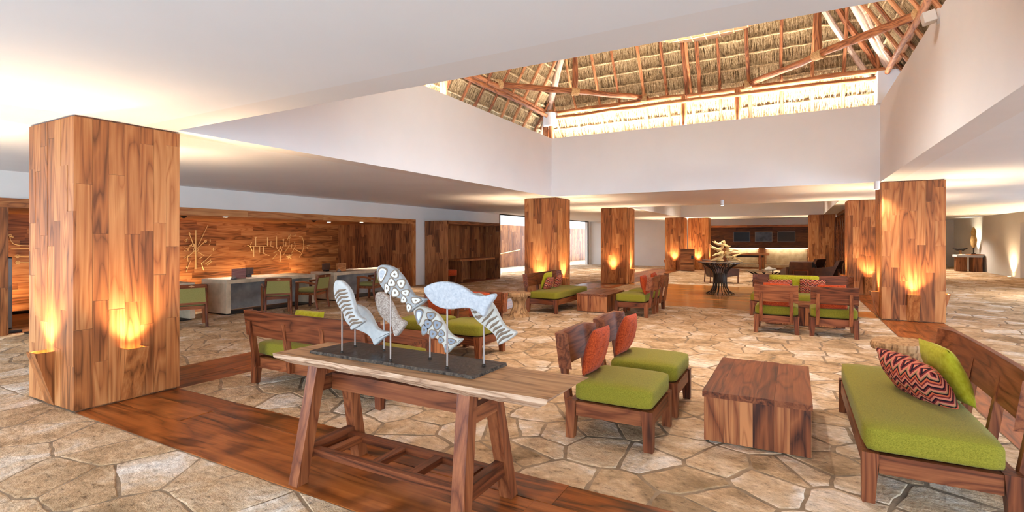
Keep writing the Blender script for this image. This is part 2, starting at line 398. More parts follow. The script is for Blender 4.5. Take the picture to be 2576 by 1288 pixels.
# reception wall with the wide alcove, the white piers and the exit opening
AX, AY0, AY1, AZ = -15.2, 3.4, 13.9, 2.16
EY0, EY1 = 19.9, 31.1
w = MB()
w.box(WL-0.2, WL, -1.0, AY0, 0, CZ); w.box(WL-0.2, WL, AY0, AY1, 2.28, CZ); w.box(WL-0.2, WL, AY1, EY0, 0, CZ); w.box(WL-0.2, WL, EY1, WB, 0, CZ)
struct('wall_left', w, M['wall'], 'cream plaster wall around the reception alcove')
struct('exit_shade_canopy', MB().box(-13.1, XL, 17.0, 46.0, 3.2, 3.35), M['ceiling'], 'unseen canopy added to dim the daylight in the exit passage')  # canopy put in to hold sky light off the exit wall
w = MB()
w.box(WL-0.2, 1.9, WB, WB+0.2, 0, CZ)
struct('wall_far', w, M['wall'], 'beige plaster wall closing the far end of the hall')
w = MB(); w.box(1.7, 1.9, 28.6, WE, 0, CZ); w.box(1.7, 9.2, WE, WE+0.2, 0, CZ)
struct('wall_stair', w, M['wall'], 'cream wall behind the stair at the end of the side passage')
w = MB(); w.box(WR, WR+0.2, 28.85, WE, 0, CZ); w.box(WR+0.14, WR+0.34, 27.6, 28.85, 0, 2.3); w.box(WR, WR+0.34, 27.6, 28.85, 2.3, CZ); w.box(WR, WR+0.2, 21.0, 27.6, 0, CZ)
struct('wall_right', w, M['wall'], 'cream plaster wall along the side passage with a recessed doorway')

# alcove lining
def plank_field(parent, org, udir, ldir, ndir, U, L, pw, mat, seed, lmin=0.5, lmax=1.4, th=0.022, cull=None, name='plank', gap=0.0015, wj=0.12):
    """boards of random length covering a U x L field; udir across the boards, ldir along them, ndir outwards"""
    rnd = random.Random(seed)
    ud, ld, nd = Vector(udir), Vector(ldir), Vector(ndir); org = Vector(org)
    out = []
    nb = max(1, round(U / pw)); ws = [1 + rnd.uniform(-wj, wj) for _ in range(nb)]; tot = sum(ws); ws = [x * U / tot for x in ws]
    u = 0
    for i in range(nb):
        l = -rnd.uniform(0, lmax * 0.6); W = ws[i]
        while l < L - 1e-4:
            ln = rnd.uniform(lmin, lmax); a, b = max(0, l), min(L, l + ln)
            if L - b < 0.12: b = L
            l = b if b == L else l + ln
            if b - a < 0.05: continue
            if cull and cull(u + W/2, (a+b)/2): continue
            t = th + rnd.uniform(-0.0025, 0.0025)
            hw, hl = (W - gap) / 2, (b - a - gap) / 2
            ctr = org + ud * (u + W/2) + ld * ((a+b)/2)
            mb = MB(); k = 0.0012
            vs = []
            for n0, s in ((0, 0), (t, 0)):
                for sx, sy in ((-1, -1), (1, -1), (1, 1), (-1, 1)):
                    vs.append(ud * (sx*hw) + ld * (sy*hl) + nd * n0)
            flip = ud.cross(ld).dot(nd) < 0
            fs = [(0,3,2,1),(4,5,6,7),(0,1,5,4),(1,2,6,5),(2,3,7,6),(3,0,4,7)]
            if flip: fs = [tuple(reversed(f)) for f in fs]
            mb.add(vs, fs)
            out.append(mb.build(name, mat, parent, ctr))
        u += W
    return out
X, Y, Z = Vector((1,0,0)), Vector((0,1,0)), Vector((0,0,1))

alc = MB()
alc.box(AX-0.1, AX-0.02, AY0-0.2, AY1+0.2, 0, CZ); alc.box(AX, WL, AY1, AY1+0.1, 0, 2.3); alc.box(AX, WL, AY0-0.1, AY0, 0, 2.3); alc.box(AX, WL-0.2, AY0, AY1, AZ+0.03, AZ+0.1)
alcove = struct('wall_reception_alcove', alc, M['dark_y'], 'wood lined reception alcove with horizontal boards')
plank_field(alcove, (AX-0.02, AY0, 0), Z, Y, X, AZ+0.03, AY1-AY0, 0.155, M['panel_y'], 11, 0.7, 2.2)
plank_field(alcove, (AX, AY1, 0), X, Z, -Y, WL-AX, AZ+0.03, 0.15, M['dark_z'], 12, 0.5, 1.5)
plank_field(alcove, (AX, AY0, 0), X, Z, Y, WL-AX, AZ+0.03, 0.15, M['dark_z'], 13, 0.5, 1.5)
plank_field(alcove, (AX, AY0, AZ+0.03), X, Y, -Z, WL-AX, AY1-AY0, 0.3, M['panel_y'], 14, 2.0, 4.0, name='soffit_board')
# frame around the alcove mouth
fr = empty('trim_1'); tag(fr, 'flush wooden frame around the mouth of the reception alcove', kind='structure')
plank_field(fr, (WL, AY0-0.1, 2.14), Z, Y, X, 0.16, AY1-AY0+0.2, 0.16, M['panel_y'], 15, 1.2, 2.4, th=0.06)
plank_field(fr, (WL, AY1-0.05, 0), Y, Z, X, 0.15, 2.14, 0.15, M['panel_z'], 16, 0.9, 1.6, th=0.06)
plank_field(fr, (WL, AY0-0.1, 0), Y, Z, X, 0.15, 2.14, 0.15, M['panel_z'], 17, 0.9, 1.6, th=0.06)

# ------------------------------------------------------------------ floor
base = MB().box(-15.6, 9.2, YB, WE+0.4, -0.2, -0.004)
ter = MB(); ter.box(-30, 30, -30, YB, -0.25, -0.03); ter.box(9.2, 30, YB, 45, -0.25, -0.03); ter.box(-30, -15.6, YB, 45, -0.25, -0.03)
struct('ground', ter, plain('bounce_ground', srgb(206, 212, 220), 0.8), 'pale ground added outside the open sides of the hall to bounce light in')  # unseen ground added so daylight bounces onto the ceiling
floor = struct('floor', base, M['mortar'], 'irregular beige flagstone floor with wooden bands between the pillars')
def clip(poly, nx, ny, d):
    out = []
    for i in range(len(poly)):
        a, b = poly[i], poly[(i+1) % len(poly)]
        da, db = a[0]*nx + a[1]*ny - d, b[0]*nx + b[1]*ny - d
        if da <= 0: out.append(a)
        if (da < 0) != (db < 0) and abs(da - db) > 1e-12:
            t = da / (da - db); out.append((a[0]+(b[0]-a[0])*t, a[1]+(b[1]-a[1])*t))
    return out
rnd = random.Random(3)
def stones_in(x0, x1, y0, y1, g, j0=0.003, j1=0.008):
    nx, ny = max(1, int((x1-x0)/g)), max(1, int((y1-y0)/g))
    gx, gy = (x1-x0)/nx, (y1-y0)/ny
    P = {}
    for i in range(nx):
        for j in range(ny):
            P[i, j] = (x0 + (i+0.5+rnd.uniform(-0.5, 0.5))*gx, y0 + (j+0.5+rnd.uniform(-0.5, 0.5))*gy)
    res = []
    for i in range(nx):
        for j in range(ny):
            p = P[i, j]; poly = [(x0, y0), (x1, y0), (x1, y1), (x0, y1)]
            for di in (-2, -1, 0, 1, 2):
                for dj in (-2, -1, 0, 1, 2):
                    q = P.get((i+di, j+dj))
                    if q is None or q is p: continue
                    nxx, nyy = q[0]-p[0], q[1]-p[1]; ln = math.hypot(nxx, nyy)
                    nxx /= ln; nyy /= ln
                    poly = clip(poly, nxx, nyy, (nxx*(p[0]+q[0]) + nyy*(p[1]+q[1]))/2 - rnd.uniform(j0, j1))
                    if len(poly) < 3: break
                if len(poly) < 3: break
            if len(poly) >= 3: res.append(poly)
    return res
def stone_geo(poly):
    cx = sum(p[0] for p in poly)/len(poly); cy = sum(p[1] for p in poly)/len(poly)
    pts = []
    for i in range(len(poly)):
        a, b = poly[i], poly[(i+1) % len(poly)]
        L = math.hypot(b[0]-a[0], b[1]-a[1])
        if L < 0.02: continue
        n = 1 if L < 0.08 else (2 if L < 0.18 else (3 if L < 0.3 else 4))
        for k in range(n):
            t = k / n; j = 0.0 if k == 0 else rnd.uniform(-0.016, 0.004)
            # corners are worn round
            s = 1.0 - (0.035 if k == 0 else 0) 
            x, y = a[0]+(b[0]-a[0])*t, a[1]+(b[1]-a[1])*t
            x, y = cx+(x-cx)*s, cy+(y-cy)*s
            d = math.hypot(x-cx, y-cy) or 1
            pts.append((x+(x-cx)/d*j, y+(y-cy)/d*j))
    n = len(pts)
    if n < 3: return None
    h = rnd.uniform(-0.003, 0.002)
    vs = [(x-cx, y-cy, -0.03) for x, y in pts] + [(x-cx, y-cy, h-0.003) for x, y in pts]
    ins = [(cx+(x-cx)*0.965, cy+(y-cy)*0.965) for x, y in pts]
    vs += [(x-cx, y-cy, h) for x, y in ins]
    fs = []
    for k in range(n):
        m_ = (k+1) % n
        fs.append((k, m_, n+m_, n+k)); fs.append((n+k, n+m_, 2*n+m_, 2*n+k))
    fs.append(tuple(2*n+k for k in range(n)))
    return (cx, cy), vs, fs
regions = [(-11.6, 8.2, -3.2, 2.2, 0.46, 0.001, 0.003), (-11.6, -6.8, 2.2, 31.5, 0.42, 0.004, 0.010), (-5.8, 1.5, 3.1, 12.75, 0.37, 0.004, 0.011), (2.5, 8.2, 2.2, 39.0, 0.45, 0.004, 0.010),
           (-5.8, -4.0, 13.75, 18.1, 0.55), (0.3, 1.5, 13.75, 18.1, 0.55), (-5.25, 1.6, 19.0, 31.5, 0.6), (-6.8, -5.25, 28.4, 31.5, 0.6), (-14.6, -11.6, 19.9, 42.0, 0.6)]
stones = []
for r_ in regions:
    for poly in stones_in(*r_):
        g = stone_geo(poly)
        if g: stones.append(g)
def seen_area(g):
    (cx, cy), vs, fs = g; n = len(vs)//3
    if depth_of(cx, cy) < 0.8: return 0
    u, v = proj(cx, cy, 0)
    if not (-60 < u < 2636 and v < 1340): return 0
    q = [proj(cx+p[0], cy+p[1], 0) for p in vs[:n] if depth_of(cx+p[0], cy+p[1]) > 0.3]
    return abs(sum(q[i][0]*q[(i+1) % len(q)][1]-q[(i+1) % len(q)][0]*q[i][1] for i in range(len(q))))/2
stones.sort(key=seen_area, reverse=True)
def tone_attr(me, vals):
    a = me.attributes.new('tone', 'FLOAT', 'FACE'); a.data.foreach_set('value', vals)
for g in stones[:300]:
    (cx, cy), vs, fs = g
    mb = MB().add(vs, fs); me = mb.mesh('flagstone'); tone_attr(me, [rnd.random()]*len(fs))
    link('flagstone', me, M['stone'], floor, (cx, cy, 0))
mb = MB(); tv = []
for (cx, cy), vs, fs in stones[300:]:
    mb.add([(x+cx, y+cy, z) for x, y, z in vs], fs); tv += [rnd.random()]*len(fs)
me = mb.mesh('flagstones'); tone_attr(me, tv)
tag(link('flagstones', me, M['stone'], floor), kind='stuff')
# outside ground beyond the open side
for nm, r_, ax, pw in [('y', (-6.8, -5.8, 3.1, 12.85), 1, 0.32), ('y', (-6.8, -5.25, 13.8, 18.1), 1, 0.32), ('y', (-6.8, -5.25, 19.1, 28.4), 1, 0.32),
                   ('y', (1.5, 2.5, 3.1, 12.55), 1, 0.32), ('y', (1.5, 2.5, 13.45, 18.0), 1, 0.32), ('y', (1.6, 2.5, 19.0, 28.6), 1, 0.32)]:
    x0, x1, y0, y1 = r_
    plank_field(floor, (x0, y0, -0.02), X, Y, Z, x1-x0, y1-y0, pw, M['floorboard_y'], hash(r_) % 1000, 1.6, 3.6, th=0.02, name='floorboard', gap=0.003)
for r_ in [(-5.83, 2.5, 2.2, 3.1), (-5.7, 1.5, 12.75, 13.75), (-5.3, 1.35, 18.1, 19.0)]:
    x0, x1, y0, y1 = r_
    plank_field(floor, (x0, y0, -0.02), Y, X, Z, y1-y0, x1-x0, 0.3, M['floorboard_x'] if y0 < 10 else M['platform'], int(y0*10), 1.8, 4.0, th=0.02, name='floorboard', gap=0.003)
plank_field(floor, (-4.0, 13.75, -0.02), Y, X, Z, 4.35, 4.3, 0.3, M['platform'], 77, 1.4, 3.0, th=0.02, name='floorboard', gap=0.003)
plank_field(floor, (AX, AY0, -0.02), X, Y, Z, WL-AX, AY1-AY0, 0.4, M['dark_y'], 78, 2.0, 3.5, th=0.022, name='floorboard')

# ------------------------------------------------------------------ pillars
def wedge_lamp(parent, c, n, side, z=0.52):
    """wooden wedge at the foot of a pillar face, open at the top, with an uplight inside. c: point on the face, n: outward normal"""
    c, n, s = Vector(c), Vector(n), Vector(side)
    hw, out, th = 0.095, 0.15, 0.014
    def q(a, o, zz): return c + s*a + n*o + Z*zz
    mb = MB()
    # inclined front board
    mb.hexa([q(-hw, 0.004, 0.0), q(hw, 0.004, 0.0), q(hw, -0.01, 0.0), q(-hw, -0.01, 0.0), q(-hw, out, z), q(hw, out, z), q(hw, out-th, z), q(-hw, out-th, z)])
    for sg in (-1, 1):
        a0, a1 = sg*hw, sg*(hw-th)
        mb.add([q(a0-sg*0.001, 0, 0.02), q(a0-sg*0.001, 0, z-0.002), q(a0-sg*0.001, out-0.005, z-0.002), q(a1, 0, 0.02), q(a1, 0, z-0.002), q(a1, out-0.005, z-0.002)], [(0,1,2),(3,5,4),(0,3,4,1),(1,4,5,2),(2,5,3,0)])
    base = mb.build('sconce', M['panel_z'], parent)
    l = MB()
    vs = [q(hw*0.62*math.cos(a), out*0.40+out*0.22*math.sin(a), z-0.12) for a in [2*math.pi*k/16 for k in range(16)]]
    l.add(vs + [v - Z*0.03 for v in vs], [tuple(range(16)), tuple(range(31, 15, -1))] + [(k, k+16, (k+1) % 16+16, (k+1) % 16) for k in range(16)])
    l.build('lamp_lens', M['lamp'], base)
    spot('uplight', q(0, out*0.66, z-0.05), (Z + n*0.24), SPOT_W, WARM, 108, 1.0, 0.03, base)
def pillar(x0, x1, y0, y1, label, seed, faces='nesw', lamps='nesw'):
    r = empty('pillar', ((x0+x1)/2, (y0+y1)/2, 0)); tag(r, label, 'pillar', 'wood clad square pillars', 'structure')
    o = Vector(((x0+x1)/2, (y0+y1)/2, 0)); a, b = (x1-x0)/2, (y1-y0)/2; t = 0.022
    core = MB().box(-a+t, a-t, -b+t, b-t, 0, CZ).build('core', M['dark_z'], r)
    h = CZ - 0.03; z0 = 0.015
    if 's' in faces: plank_field(r, Vector((-a, -b+t, z0)), X, Z, -Y, 2*a, h, 0.137, M['panel_z'], seed+1, 0.45, 1.5)
    if 'n' in faces: plank_field(r, Vector((-a, b-t, z0)), X, Z, Y, 2*a, h, 0.137, M['panel_z'], seed+2, 0.6, 1.6)
    if 'e' in faces: plank_field(r, Vector((a-t, -b, z0)), Y, Z, X, 2*b, h, 0.137, M['panel_z'], seed+3, 0.45, 1.5)
    if 'w' in faces: plank_field(r, Vector((-a+t, -b, z0)), Y, Z, -X, 2*b, h, 0.137, M['panel_z'], seed+4, 0.6, 1.6)
    if 's' in lamps: wedge_lamp(r, (0, -b, 0.01), -Y, X)
    if 'n' in lamps: wedge_lamp(r, (0, b, 0.01), Y, X)
    if 'e' in lamps: wedge_lamp(r, (a, 0, 0.01), X, Y)
    if 'w' in lamps: wedge_lamp(r, (-a, 0, 0.01), -X, Y)
    return r
pillar(-6.80, -5.83, 2.19, 3.12, 'tall wood clad pillar with two lit wedge lamps, largest and closest one', 100)
pillar(-6.68, -5.70, 12.85, 13.80, 'wood clad pillar behind the green bench with lime pillow', 200)
pillar(-6.25, -5.28, 18.10, 19.10, 'wood clad pillar rising between the green bench pillar and the far beige wall', 300)
pillar(-6.00, -5.05, 27.6, 28.5, 'wood clad far pillar beside the dark louvred cabinet', 400)
pillar(-5.00, -3.98, 28.6, 29.5, 'wood clad far pillar next to the wall of three screens', 450)
pillar(0.56, 1.62, 27.5, 28.5, 'wood clad far pillar behind the brown leather armchairs', 500, lamps='nw')
pillar(1.36, 2.36, 18.00, 18.95, 'wood clad pillar partly hidden behind the nearer pillar at the stair side', 600)
pillar(1.52, 2.52, 12.55, 13.45, 'wide wood clad pillar beside the band of floorboards leading to the stair', 700)

# decorative dark screen wall with curving strips
sw = struct('wall_lounge_side', MB().box(1.66, 1.74, 19.2, 27.5, 0, CZ), M['dark_z'], 'dark timber side wall of the lounge behind curving strips')
scr = empty('curved_screen', (1.62, 23.4, 0)); tag(scr, 'dark screen with curving pale strips beside the lounge armchairs', 'screen')
MB().box(-0.03, 0.0, -3.6, 3.9, 0.02, 2.6).build('backing', plain('screen_backing', srgb(40, 24, 16), 0.6), scr)
for k in range(16):
    y0 = -3.5 + k*0.47; bow = 0.55*(1 if k % 2 else -1)
    MB().tube([(-0.05, min(3.85, max(-3.55, y0+bow*math.sin(math.pi*t/12))), 0.05+2.5*t/12) for t in range(13)], 0.018, 6).build('strip', M['furn_z'], scr)

# ------------------------------------------------------------------ exit passage on the left, wall with pink wood, handrail
ew = struct('wall_exit', MB().box(-14.9, -14.7, 17.0, 46.0, -0.3, 3.4), M['wall'], 'bright outer wall seen through the exit opening')
plank_field(ew, (-14.7, 20.5, 0), Y, Z, X, 22.0, 2.45, 0.25, M['panel_z'], 31, 0.7, 1.8)
dfr = MB(); dfr.box(WL-0.03, WL+0.03, EY0-0.04, EY0, 0, CZ); dfr.box(WL-0.03, WL+0.03, EY1, EY1+0.05, 0, CZ); dfr.box(WL-0.03, WL+0.03, EY0, EY1, CZ-0.05, CZ)
struct('trim_2', dfr, M['iron'], 'thin dark metal frame around the exit opening')
for i, yy in enumerate((23.6, 30.2)):
    l = empty('wedge_sconce', (-14.67, yy, 0)); tag(l, ['small lit wooden wedge lamp low on the exit wall beside the handrail', 'small lit wooden wedge lamp on the exit wall beside the beige far wall'][i], 'wall lamp', 'wedge lamps on the exit wall')
    wedge_lamp(l, (0, 0, 0), X, Y)
hr = empty('handrail', (-13.0, 22.2, 0)); tag(hr, 'brass handrail on a thin black post in the exit opening', 'handrail')
MB().tube([(0.4, -1.6, 0.80), (0.0, 0.0, 0.86), (-0.5, 3.2, 1.02)], 0.03, 8).build('rail', M['brass'], hr)
MB().tube([(0.05, -0.3, 0), (0.05, -0.3, 0.62)], 0.022, 6).build('post', M['iron'], hr)
MB().tube([(0.0, -0.42, 0.83), (0.0, -0.42, 0.66), (0.05, -0.3, 0.61), (0.0, -0.15, 0.66), (0.0, -0.15, 0.85)], 0.014, 6).build('bracket', M['iron'], hr)

# ================================================================== THATCHED ROOF
roof = empty('thatched_roof', ((OX0+OX1)/2, (OY0+OY1)/2, 0)); tag(roof, 'palm thatch roof on round poles above the ceiling opening', None, None, 'structure')
RC = Vector(((OX0+OX1)/2, (OY0+OY1)/2, 0))
HX, HY = (OX1-OX0)/2 + 0.22, (OY1-OY0)/2 + 0.22        # plate half sizes
SL, PZ = 1.65, 5.18                                     # roof pitch and height of thatch over the plate
EAVE = 0.75
def roofpt(side, a, d):
    """side n/s/e/w, a: along, d: plan distance inwards of the plate (negative = towards the eave)"""
    z = PZ + SL*d
    return {'n': Vector((a, HY-d, z)), 's': Vector((a, -HY+d, z)), 'e': Vector((HX-d, a, z)), 'w': Vector((-HX+d, a, z))}[side]
NRM = {'n': Vector((0, -1, -1/SL)), 's': Vector((0, 1, -1/SL)), 'e': Vector((-1, 0, -1/SL)), 'w': Vector((1, 0, -1/SL))}
for k in NRM: NRM[k].normalize()
TOP = HX
rr = random.Random(5)
MB().box(-0.35, 0.35, -(HY-HX)-0.6, (HY-HX)+0.6, PZ+SL*HX+0.0, PZ+SL*HX+0.5).build('ridge_cap', M['thatch'], roof)
for sd in 'nsew':
    half = HX if sd in 'ns' else HY
    mb = MB(); d0, d1 = -EAVE, TOP + (0.12 if sd in 'ew' else -0.01)
    off = -NRM[sd]*0.10
    h0, h1 = half - d0 + 0.22, max(0.0, half - d1) + 0.22
    mb.add([roofpt(sd, -h0, d0)+off, roofpt(sd, h0, d0)+off, roofpt(sd, h1, d1)+off, roofpt(sd, -h1, d1)+off,
            roofpt(sd, -h0, d0)+off*3, roofpt(sd, h0, d0)+off*3, roofpt(sd, h1, d1)+off*3, roofpt(sd, -h1, d1)+off*3],
           [(0,1,2,3),(7,6,5,4),(0,4,5,1),(1,5,6,2),(2,6,7,3),(3,7,4,0)])
    mb.build('thatch_layer', M['thatch'], roof)
    # fringes of folded palm leaf, course above course
    slope_len = math.sqrt(1+SL*SL); step = 0.27/slope_len*1.15
    nrow = int((min(TOP, 2.3)+EAVE)/step)
    for i in range(nrow):
        d = -EAVE + 0.12 + i*step
        hl = half - d + 0.02
        mb = MB(); vs = []; fs = []
        down = (roofpt(sd, 0, d-1) - roofpt(sd, 0, d)).normalized(); al = X if sd in 'ns' else Y
        nb = int(2*hl/0.011)
        for q in range(nb):
            a = -hl + 2*hl*(q+rr.random())/nb
            top = roofpt(sd, a, d) - NRM[sd]*rr.uniform(0.0, 0.05)
            ln = rr.uniform(0.17, 0.31); wd = rr.uniform(0.004, 0.010)
            tip = top + down*ln + al*rr.uniform(-0.045, 0.045) + NRM[sd]*rr.uniform(-0.01, 0.055)
            b = len(vs)
            vs += [top - al*wd, top + al*wd, tip + al*wd*0.35, tip - al*wd*0.35]; fs.append((b, b+1, b+2, b+3))
        # folded top edge: wavy roll over the lath
        mb.add(vs, fs)
        npt = int(2*hl/0.12)
        mb.tube([roofpt(sd, -hl+2*hl*k/npt, d) + NRM[sd]*(0.012+rr.uniform(-0.01, 0.012)) + down*rr.uniform(-0.012, 0.012) for k in range(npt+1)], [rr.uniform(0.014, 0.028) for k in range(npt+1)], 5, smooth=False)
        mb.build('thatch_course', M['straw'], roof)
def pole(name, pts, r0, r1=None, mat='pole', wob=0.012, n=8, seg=7):
    """a round pole along local z so its grain follows it"""
    a, b = Vector(pts[0]), Vector(pts[1]); L = (b-a).length; r1 = r1 or r0
    P_ = [(rr.uniform(-wob, wob) if 0 < k < seg else 0, rr.uniform(-wob, wob) if 0 < k < seg else 0, L*k/seg) for k in range(seg+1)]
    rs = [(r0+(r1-r0)*k/seg)*rr.uniform(0.92, 1.08) for k in range(seg+1)]
    q = (b-a).to_track_quat('Z', 'Y')
    o = MB().tube(P_, rs, n).build(name, M[mat], roof, a, q.to_euler()); return o
for sd in 'nsew':
    half = HX if sd in 'ns' else HY
    a = -half - 0.3
    while a < half + 0.3:
        dmax = min(TOP, half - abs(a)) if abs(a) < half else -0.001
        dmin = -EAVE + 0.02
        if abs(a) > half: dmin = max(dmin, -EAVE)
        if dmax - dmin > 0.3:
            off = NRM[sd]*0.06
            pole('rafter', (roofpt(sd, a, dmin)+off, roofpt(sd, a+rr.uniform(-0.05, 0.05), min(dmax, 2.6))+off), rr.uniform(0.030, 0.042), rr.uniform(0.026, 0.036), wob=0.018, seg=9)
        a += rr.uniform(0.52, 0.66)
for sx, sy in ((-1, 1), (1, 1), (-1, -1), (1, -1)):
    p0 = Vector((sx*(HX+0.5), sy*(HY+0.5), PZ-0.5*SL-0.10)); p1 = Vector((sx*(HX-2.6), sy*(HY-2.6), PZ+2.6*SL-0.10))
    pole('hip_log', (p0, p1), 0.105, 0.085, 'palelog', wob=0.02, n=10, seg=9)
    if sx > 0:
        for k, (ox, oy) in enumerate(((-0.22, 0.02), (0.02, -0.22), (-0.42, 0.03))):
            pole('hip_log', (p0 + Vector((ox, oy, 0.02)), p1 + Vector((ox*1.5, oy*1.5, 0.02))), 0.06, 0.05, 'palelog' if k else 'pole', wob=0.03, n=8, seg=9)
# ring poles: two along every side
for z, o_, r_ in ((5.06, 0.0, 0.062), (4.90, -0.10, 0.055)):
    for sy in (-1, 1):
        pole('ring_pole', (Vector((-HX-0.25, sy*(HY+o_), z)), Vector((HX+0.25, sy*(HY+o_), z+0.0))), r_, r_*0.9, wob=0.02, n=10, seg=12)
    for sx in (-1, 1):
        pole('ring_pole', (Vector((sx*(HX+o_), -HY-0.25, z+0.03)), Vector((sx*(HX+o_), HY+0.25, z+0.03))), r_, r_*0.9, wob=0.02, n=10, seg=12)
# horizontal ties across the corners, with fibre wraps
def wrap(c, d, r=0.085, l=0.16):
    c, d = Vector(c), Vector(d).normalized()
    MB().tube([c - d*l/2, c - d*l/6, c + d*l/6, c + d*l/2], [r*0.97, r*1.04, r, r*0.95], 12).build('fibre_wrap', M['rope'], roof)
TK = 2.65
for sx in (-1, 1):
    for sy in (-1, 1):
        a_, b_ = Vector((sx*HX, sy*(HY-TK), 5.17)), Vector((sx*(HX-TK), sy*HY, 5.14))
        pole('tie_log', (a_ + (a_-b_).normalized()*0.35, b_ + (b_-a_).normalized()*0.1), 0.072, 0.064, wob=0.015, n=10, seg=8)
        dd = b_ - a_
        wrap(a_, (0, 1, 0), 0.11, 0.15); wrap(b_, (1, 0, 0), 0.11, 0.15); wrap(a_ + dd*0.5, dd, 0.095, 0.2)
        # king strut from the middle of the tie up to the hip
        m_ = a_ + dd*0.5
        pole('strut', (m_, Vector((m_.x*0.98, m_.y*0.985, 7.9))), 0.07, 0.06, wob=0.01, n=10)
    pole('strut', (Vector((sx*0.15, HY+0.02, 4.98)), Vector((sx*0.15, HY-1.0, PZ+1.0*SL))), 0.045)
# short posts standing on the parapet
for x_ in (-2.34-RC.x, -1.15-RC.x, -4.6-RC.x, 0.6-RC.x):
    if x_ > 1.6 or x_ < -1.6: continue
    pole('short_post', (Vector((x_, HY-0.02, OZ)), Vector((x_, HY-0.02, 5.05))), 0.07, 0.07, wob=0.0, n=10)
for sx in (-1, 1):
    for y_ in (-3.2, 0.2):
        pole('short_post', (Vector((sx*(HX-0.02), y_, OZ)), Vector((sx*(HX-0.02), y_, 5.05))), 0.07, 0.07, wob=0.0, n=10)
# corner posts with pale collars
for sx, sy in ((-1, 1), (-1, -1), (1, -1)):
    for k, (ox, oy) in enumerate(((0.05, 0.0), (-0.12, 0.02))):
        pole('corner_post', (Vector((sx*(HX-0.10)+ox, sy*(HY-0.10)+oy, OZ)), Vector((sx*(HX-0.10)+ox, sy*(HY-0.10)+oy, 5.12))), 0.075, 0.075, wob=0.0, n=10)
    MB().lathe([(0.19, 0), (0.20, 0.02), (0.20, 0.34), (0.18, 0.36)], (sx*(HX-0.13), sy*(HY-0.1), 4.68)).build('collar', M['white'], roof)
for (x_, y_, z_, aim) in ((-1.6, -2.6, 6.6, (0.15, 0.75, -0.8)), (1.6, -2.6, 6.6, (-0.15, 0.75, -0.8))):  # two lamps added out of view to brighten opening walls and floor
    lm = MB().lathe([(0.05, 0.30), (0.10, 0.28), (0.11, 0.05), (0.09, 0.04)], (x_, y_, z_), 16).build('fill_lamp', M['white'], roof)
    spot('fill_spot', (x_, y_, z_), aim, ROOF_FILL_W, COVE, 140, 1.0, 0.15, lm)
    pole('fill_lamp_stem', (Vector((x_, y_, z_+0.28)), Vector((x_, y_, 9.6 if abs(x_) < 1 else 8.4))), 0.012, 0.012, wob=0.0)
MB().rbox(HX-0.28, HX+0.12, HY-0.30, HY+0.1, OZ, 4.98, 0.02).build('corner_pier', M['parapet'], roof)
for sy, ln in ((1, HX*2), (-1, HX*2)):
    area('cove_lamp', Vector((0, sy*(HY-0.03), OZ+0.012)), (0, sy*0.02, 1), COVE_W, COVE, ln, 0.12, roof)
for sx in (-1, 1):
    l = area('cove_lamp', Vector((sx*(HX-0.03), 0, OZ+0.012)), (sx*0.02, 0, 1), COVE_W*1.2, COVE, 0.12, HY*2, roof)
roof.location = RC
# round woven pendant shade hanging under the thatch
pd = empty('woven_pendant', (-1.2, 7.5, 4.72)); tag(pd, 'large round woven pendant shade hanging below the thatch at the ceiling edge', 'pendant lamp')
MB().lathe([(0.98, 0.0), (1.0, 0.015), (0.99, 0.40), (0.96, 0.41)], n=48).build('shade', M['jute'], pd)
for k in range(9):
    a_ = math.sqrt(max(0.0, 0.96**2-(-0.8+0.2*k)**2))
    MB().box(-0.806+0.2*k, -0.794+0.2*k, -a_, a_, -0.006, -0.0005).build('weave_strip', M['rope'], pd)
    MB().box(-a_, a_, -0.806+0.2*k, -0.794+0.2*k, -0.0065, -0.001).build('weave_strip', M['rope'], pd)
MB().tube([(0, 0, 0.4), (0, 0, 5.6)], 0.012, 6).build('cord', M['iron'], pd)
MB().lathe([(0.10, -0.05), (0.11, -0.045), (0.11, -0.007)], n=16).build('bulb_ring', M['white'], pd)
spot('pendant_fill', (0, 0, -0.12), (0, 0, -1), ROOF_FILL_W, COVE, 150, 1.0, 0.06, pd)  # added spot below the shade, in place of a central roof fill
# loudspeaker on the opening wall
sp = empty('wall_speaker', (1.455, 7.75, 4.20)); tag(sp, 'small white loudspeaker clamped to the top of the opening wall', 'speaker')
MB().rbox(-0.20, 0.03, -0.13, 0.13, -0.02, 0.22, 0.015).build('case', M['white'], sp, rot=(0, R(-12), 0)); sp.scale = (0.55, 0.55, 0.55)
MB().box(0.03, 0.08, -0.05, 0.05, -0.10, 0.24).build('bracket', M['white'], sp)

# ================================================================== FURNITURE
def pillow_mesh(w, h, t, n=16):
    vs = []; fs = []
    for s in (1, -1):
        for i in range(n+1):
            for j in range(n+1):
                u, v = -1+2*i/n, -1+2*j/n
                x = w/2*u*(1-0.07*(1-v*v)*abs(u)); z = h/2*v*(1-0.07*(1-u*u)*abs(v))
                rc = 1-0.07*u*u*v*v; x *= rc; z *= rc
                y = s*t/2*(max(0, 1-abs(u)**2.2)**0.55)*(max(0, 1-abs(v)**2.2)**0.55)
                y += 0.006*math.sin(9*u+4*v)*(1-u*u)*(1-v*v)
                vs.append((x, y, z))
    m_ = (n+1)*(n+1)
    for i in range(n):
        for j in range(n):
            a = i*(n+1)+j; fs.append((a, a+1, a+n+2, a+n+1)); b = m_+a; fs.append((b, b+n+1, b+n+2, b+1))
    mb = MB().add(vs, fs, True)
    me = mb.mesh('pillow')
    bm = bmesh.new(); bm.from_mesh(me); bmesh.ops.remove_doubles(bm, verts=bm.verts, dist=1e-5); bm.to_mesh(me); bm.free()
    return me
PILLOWS = {}
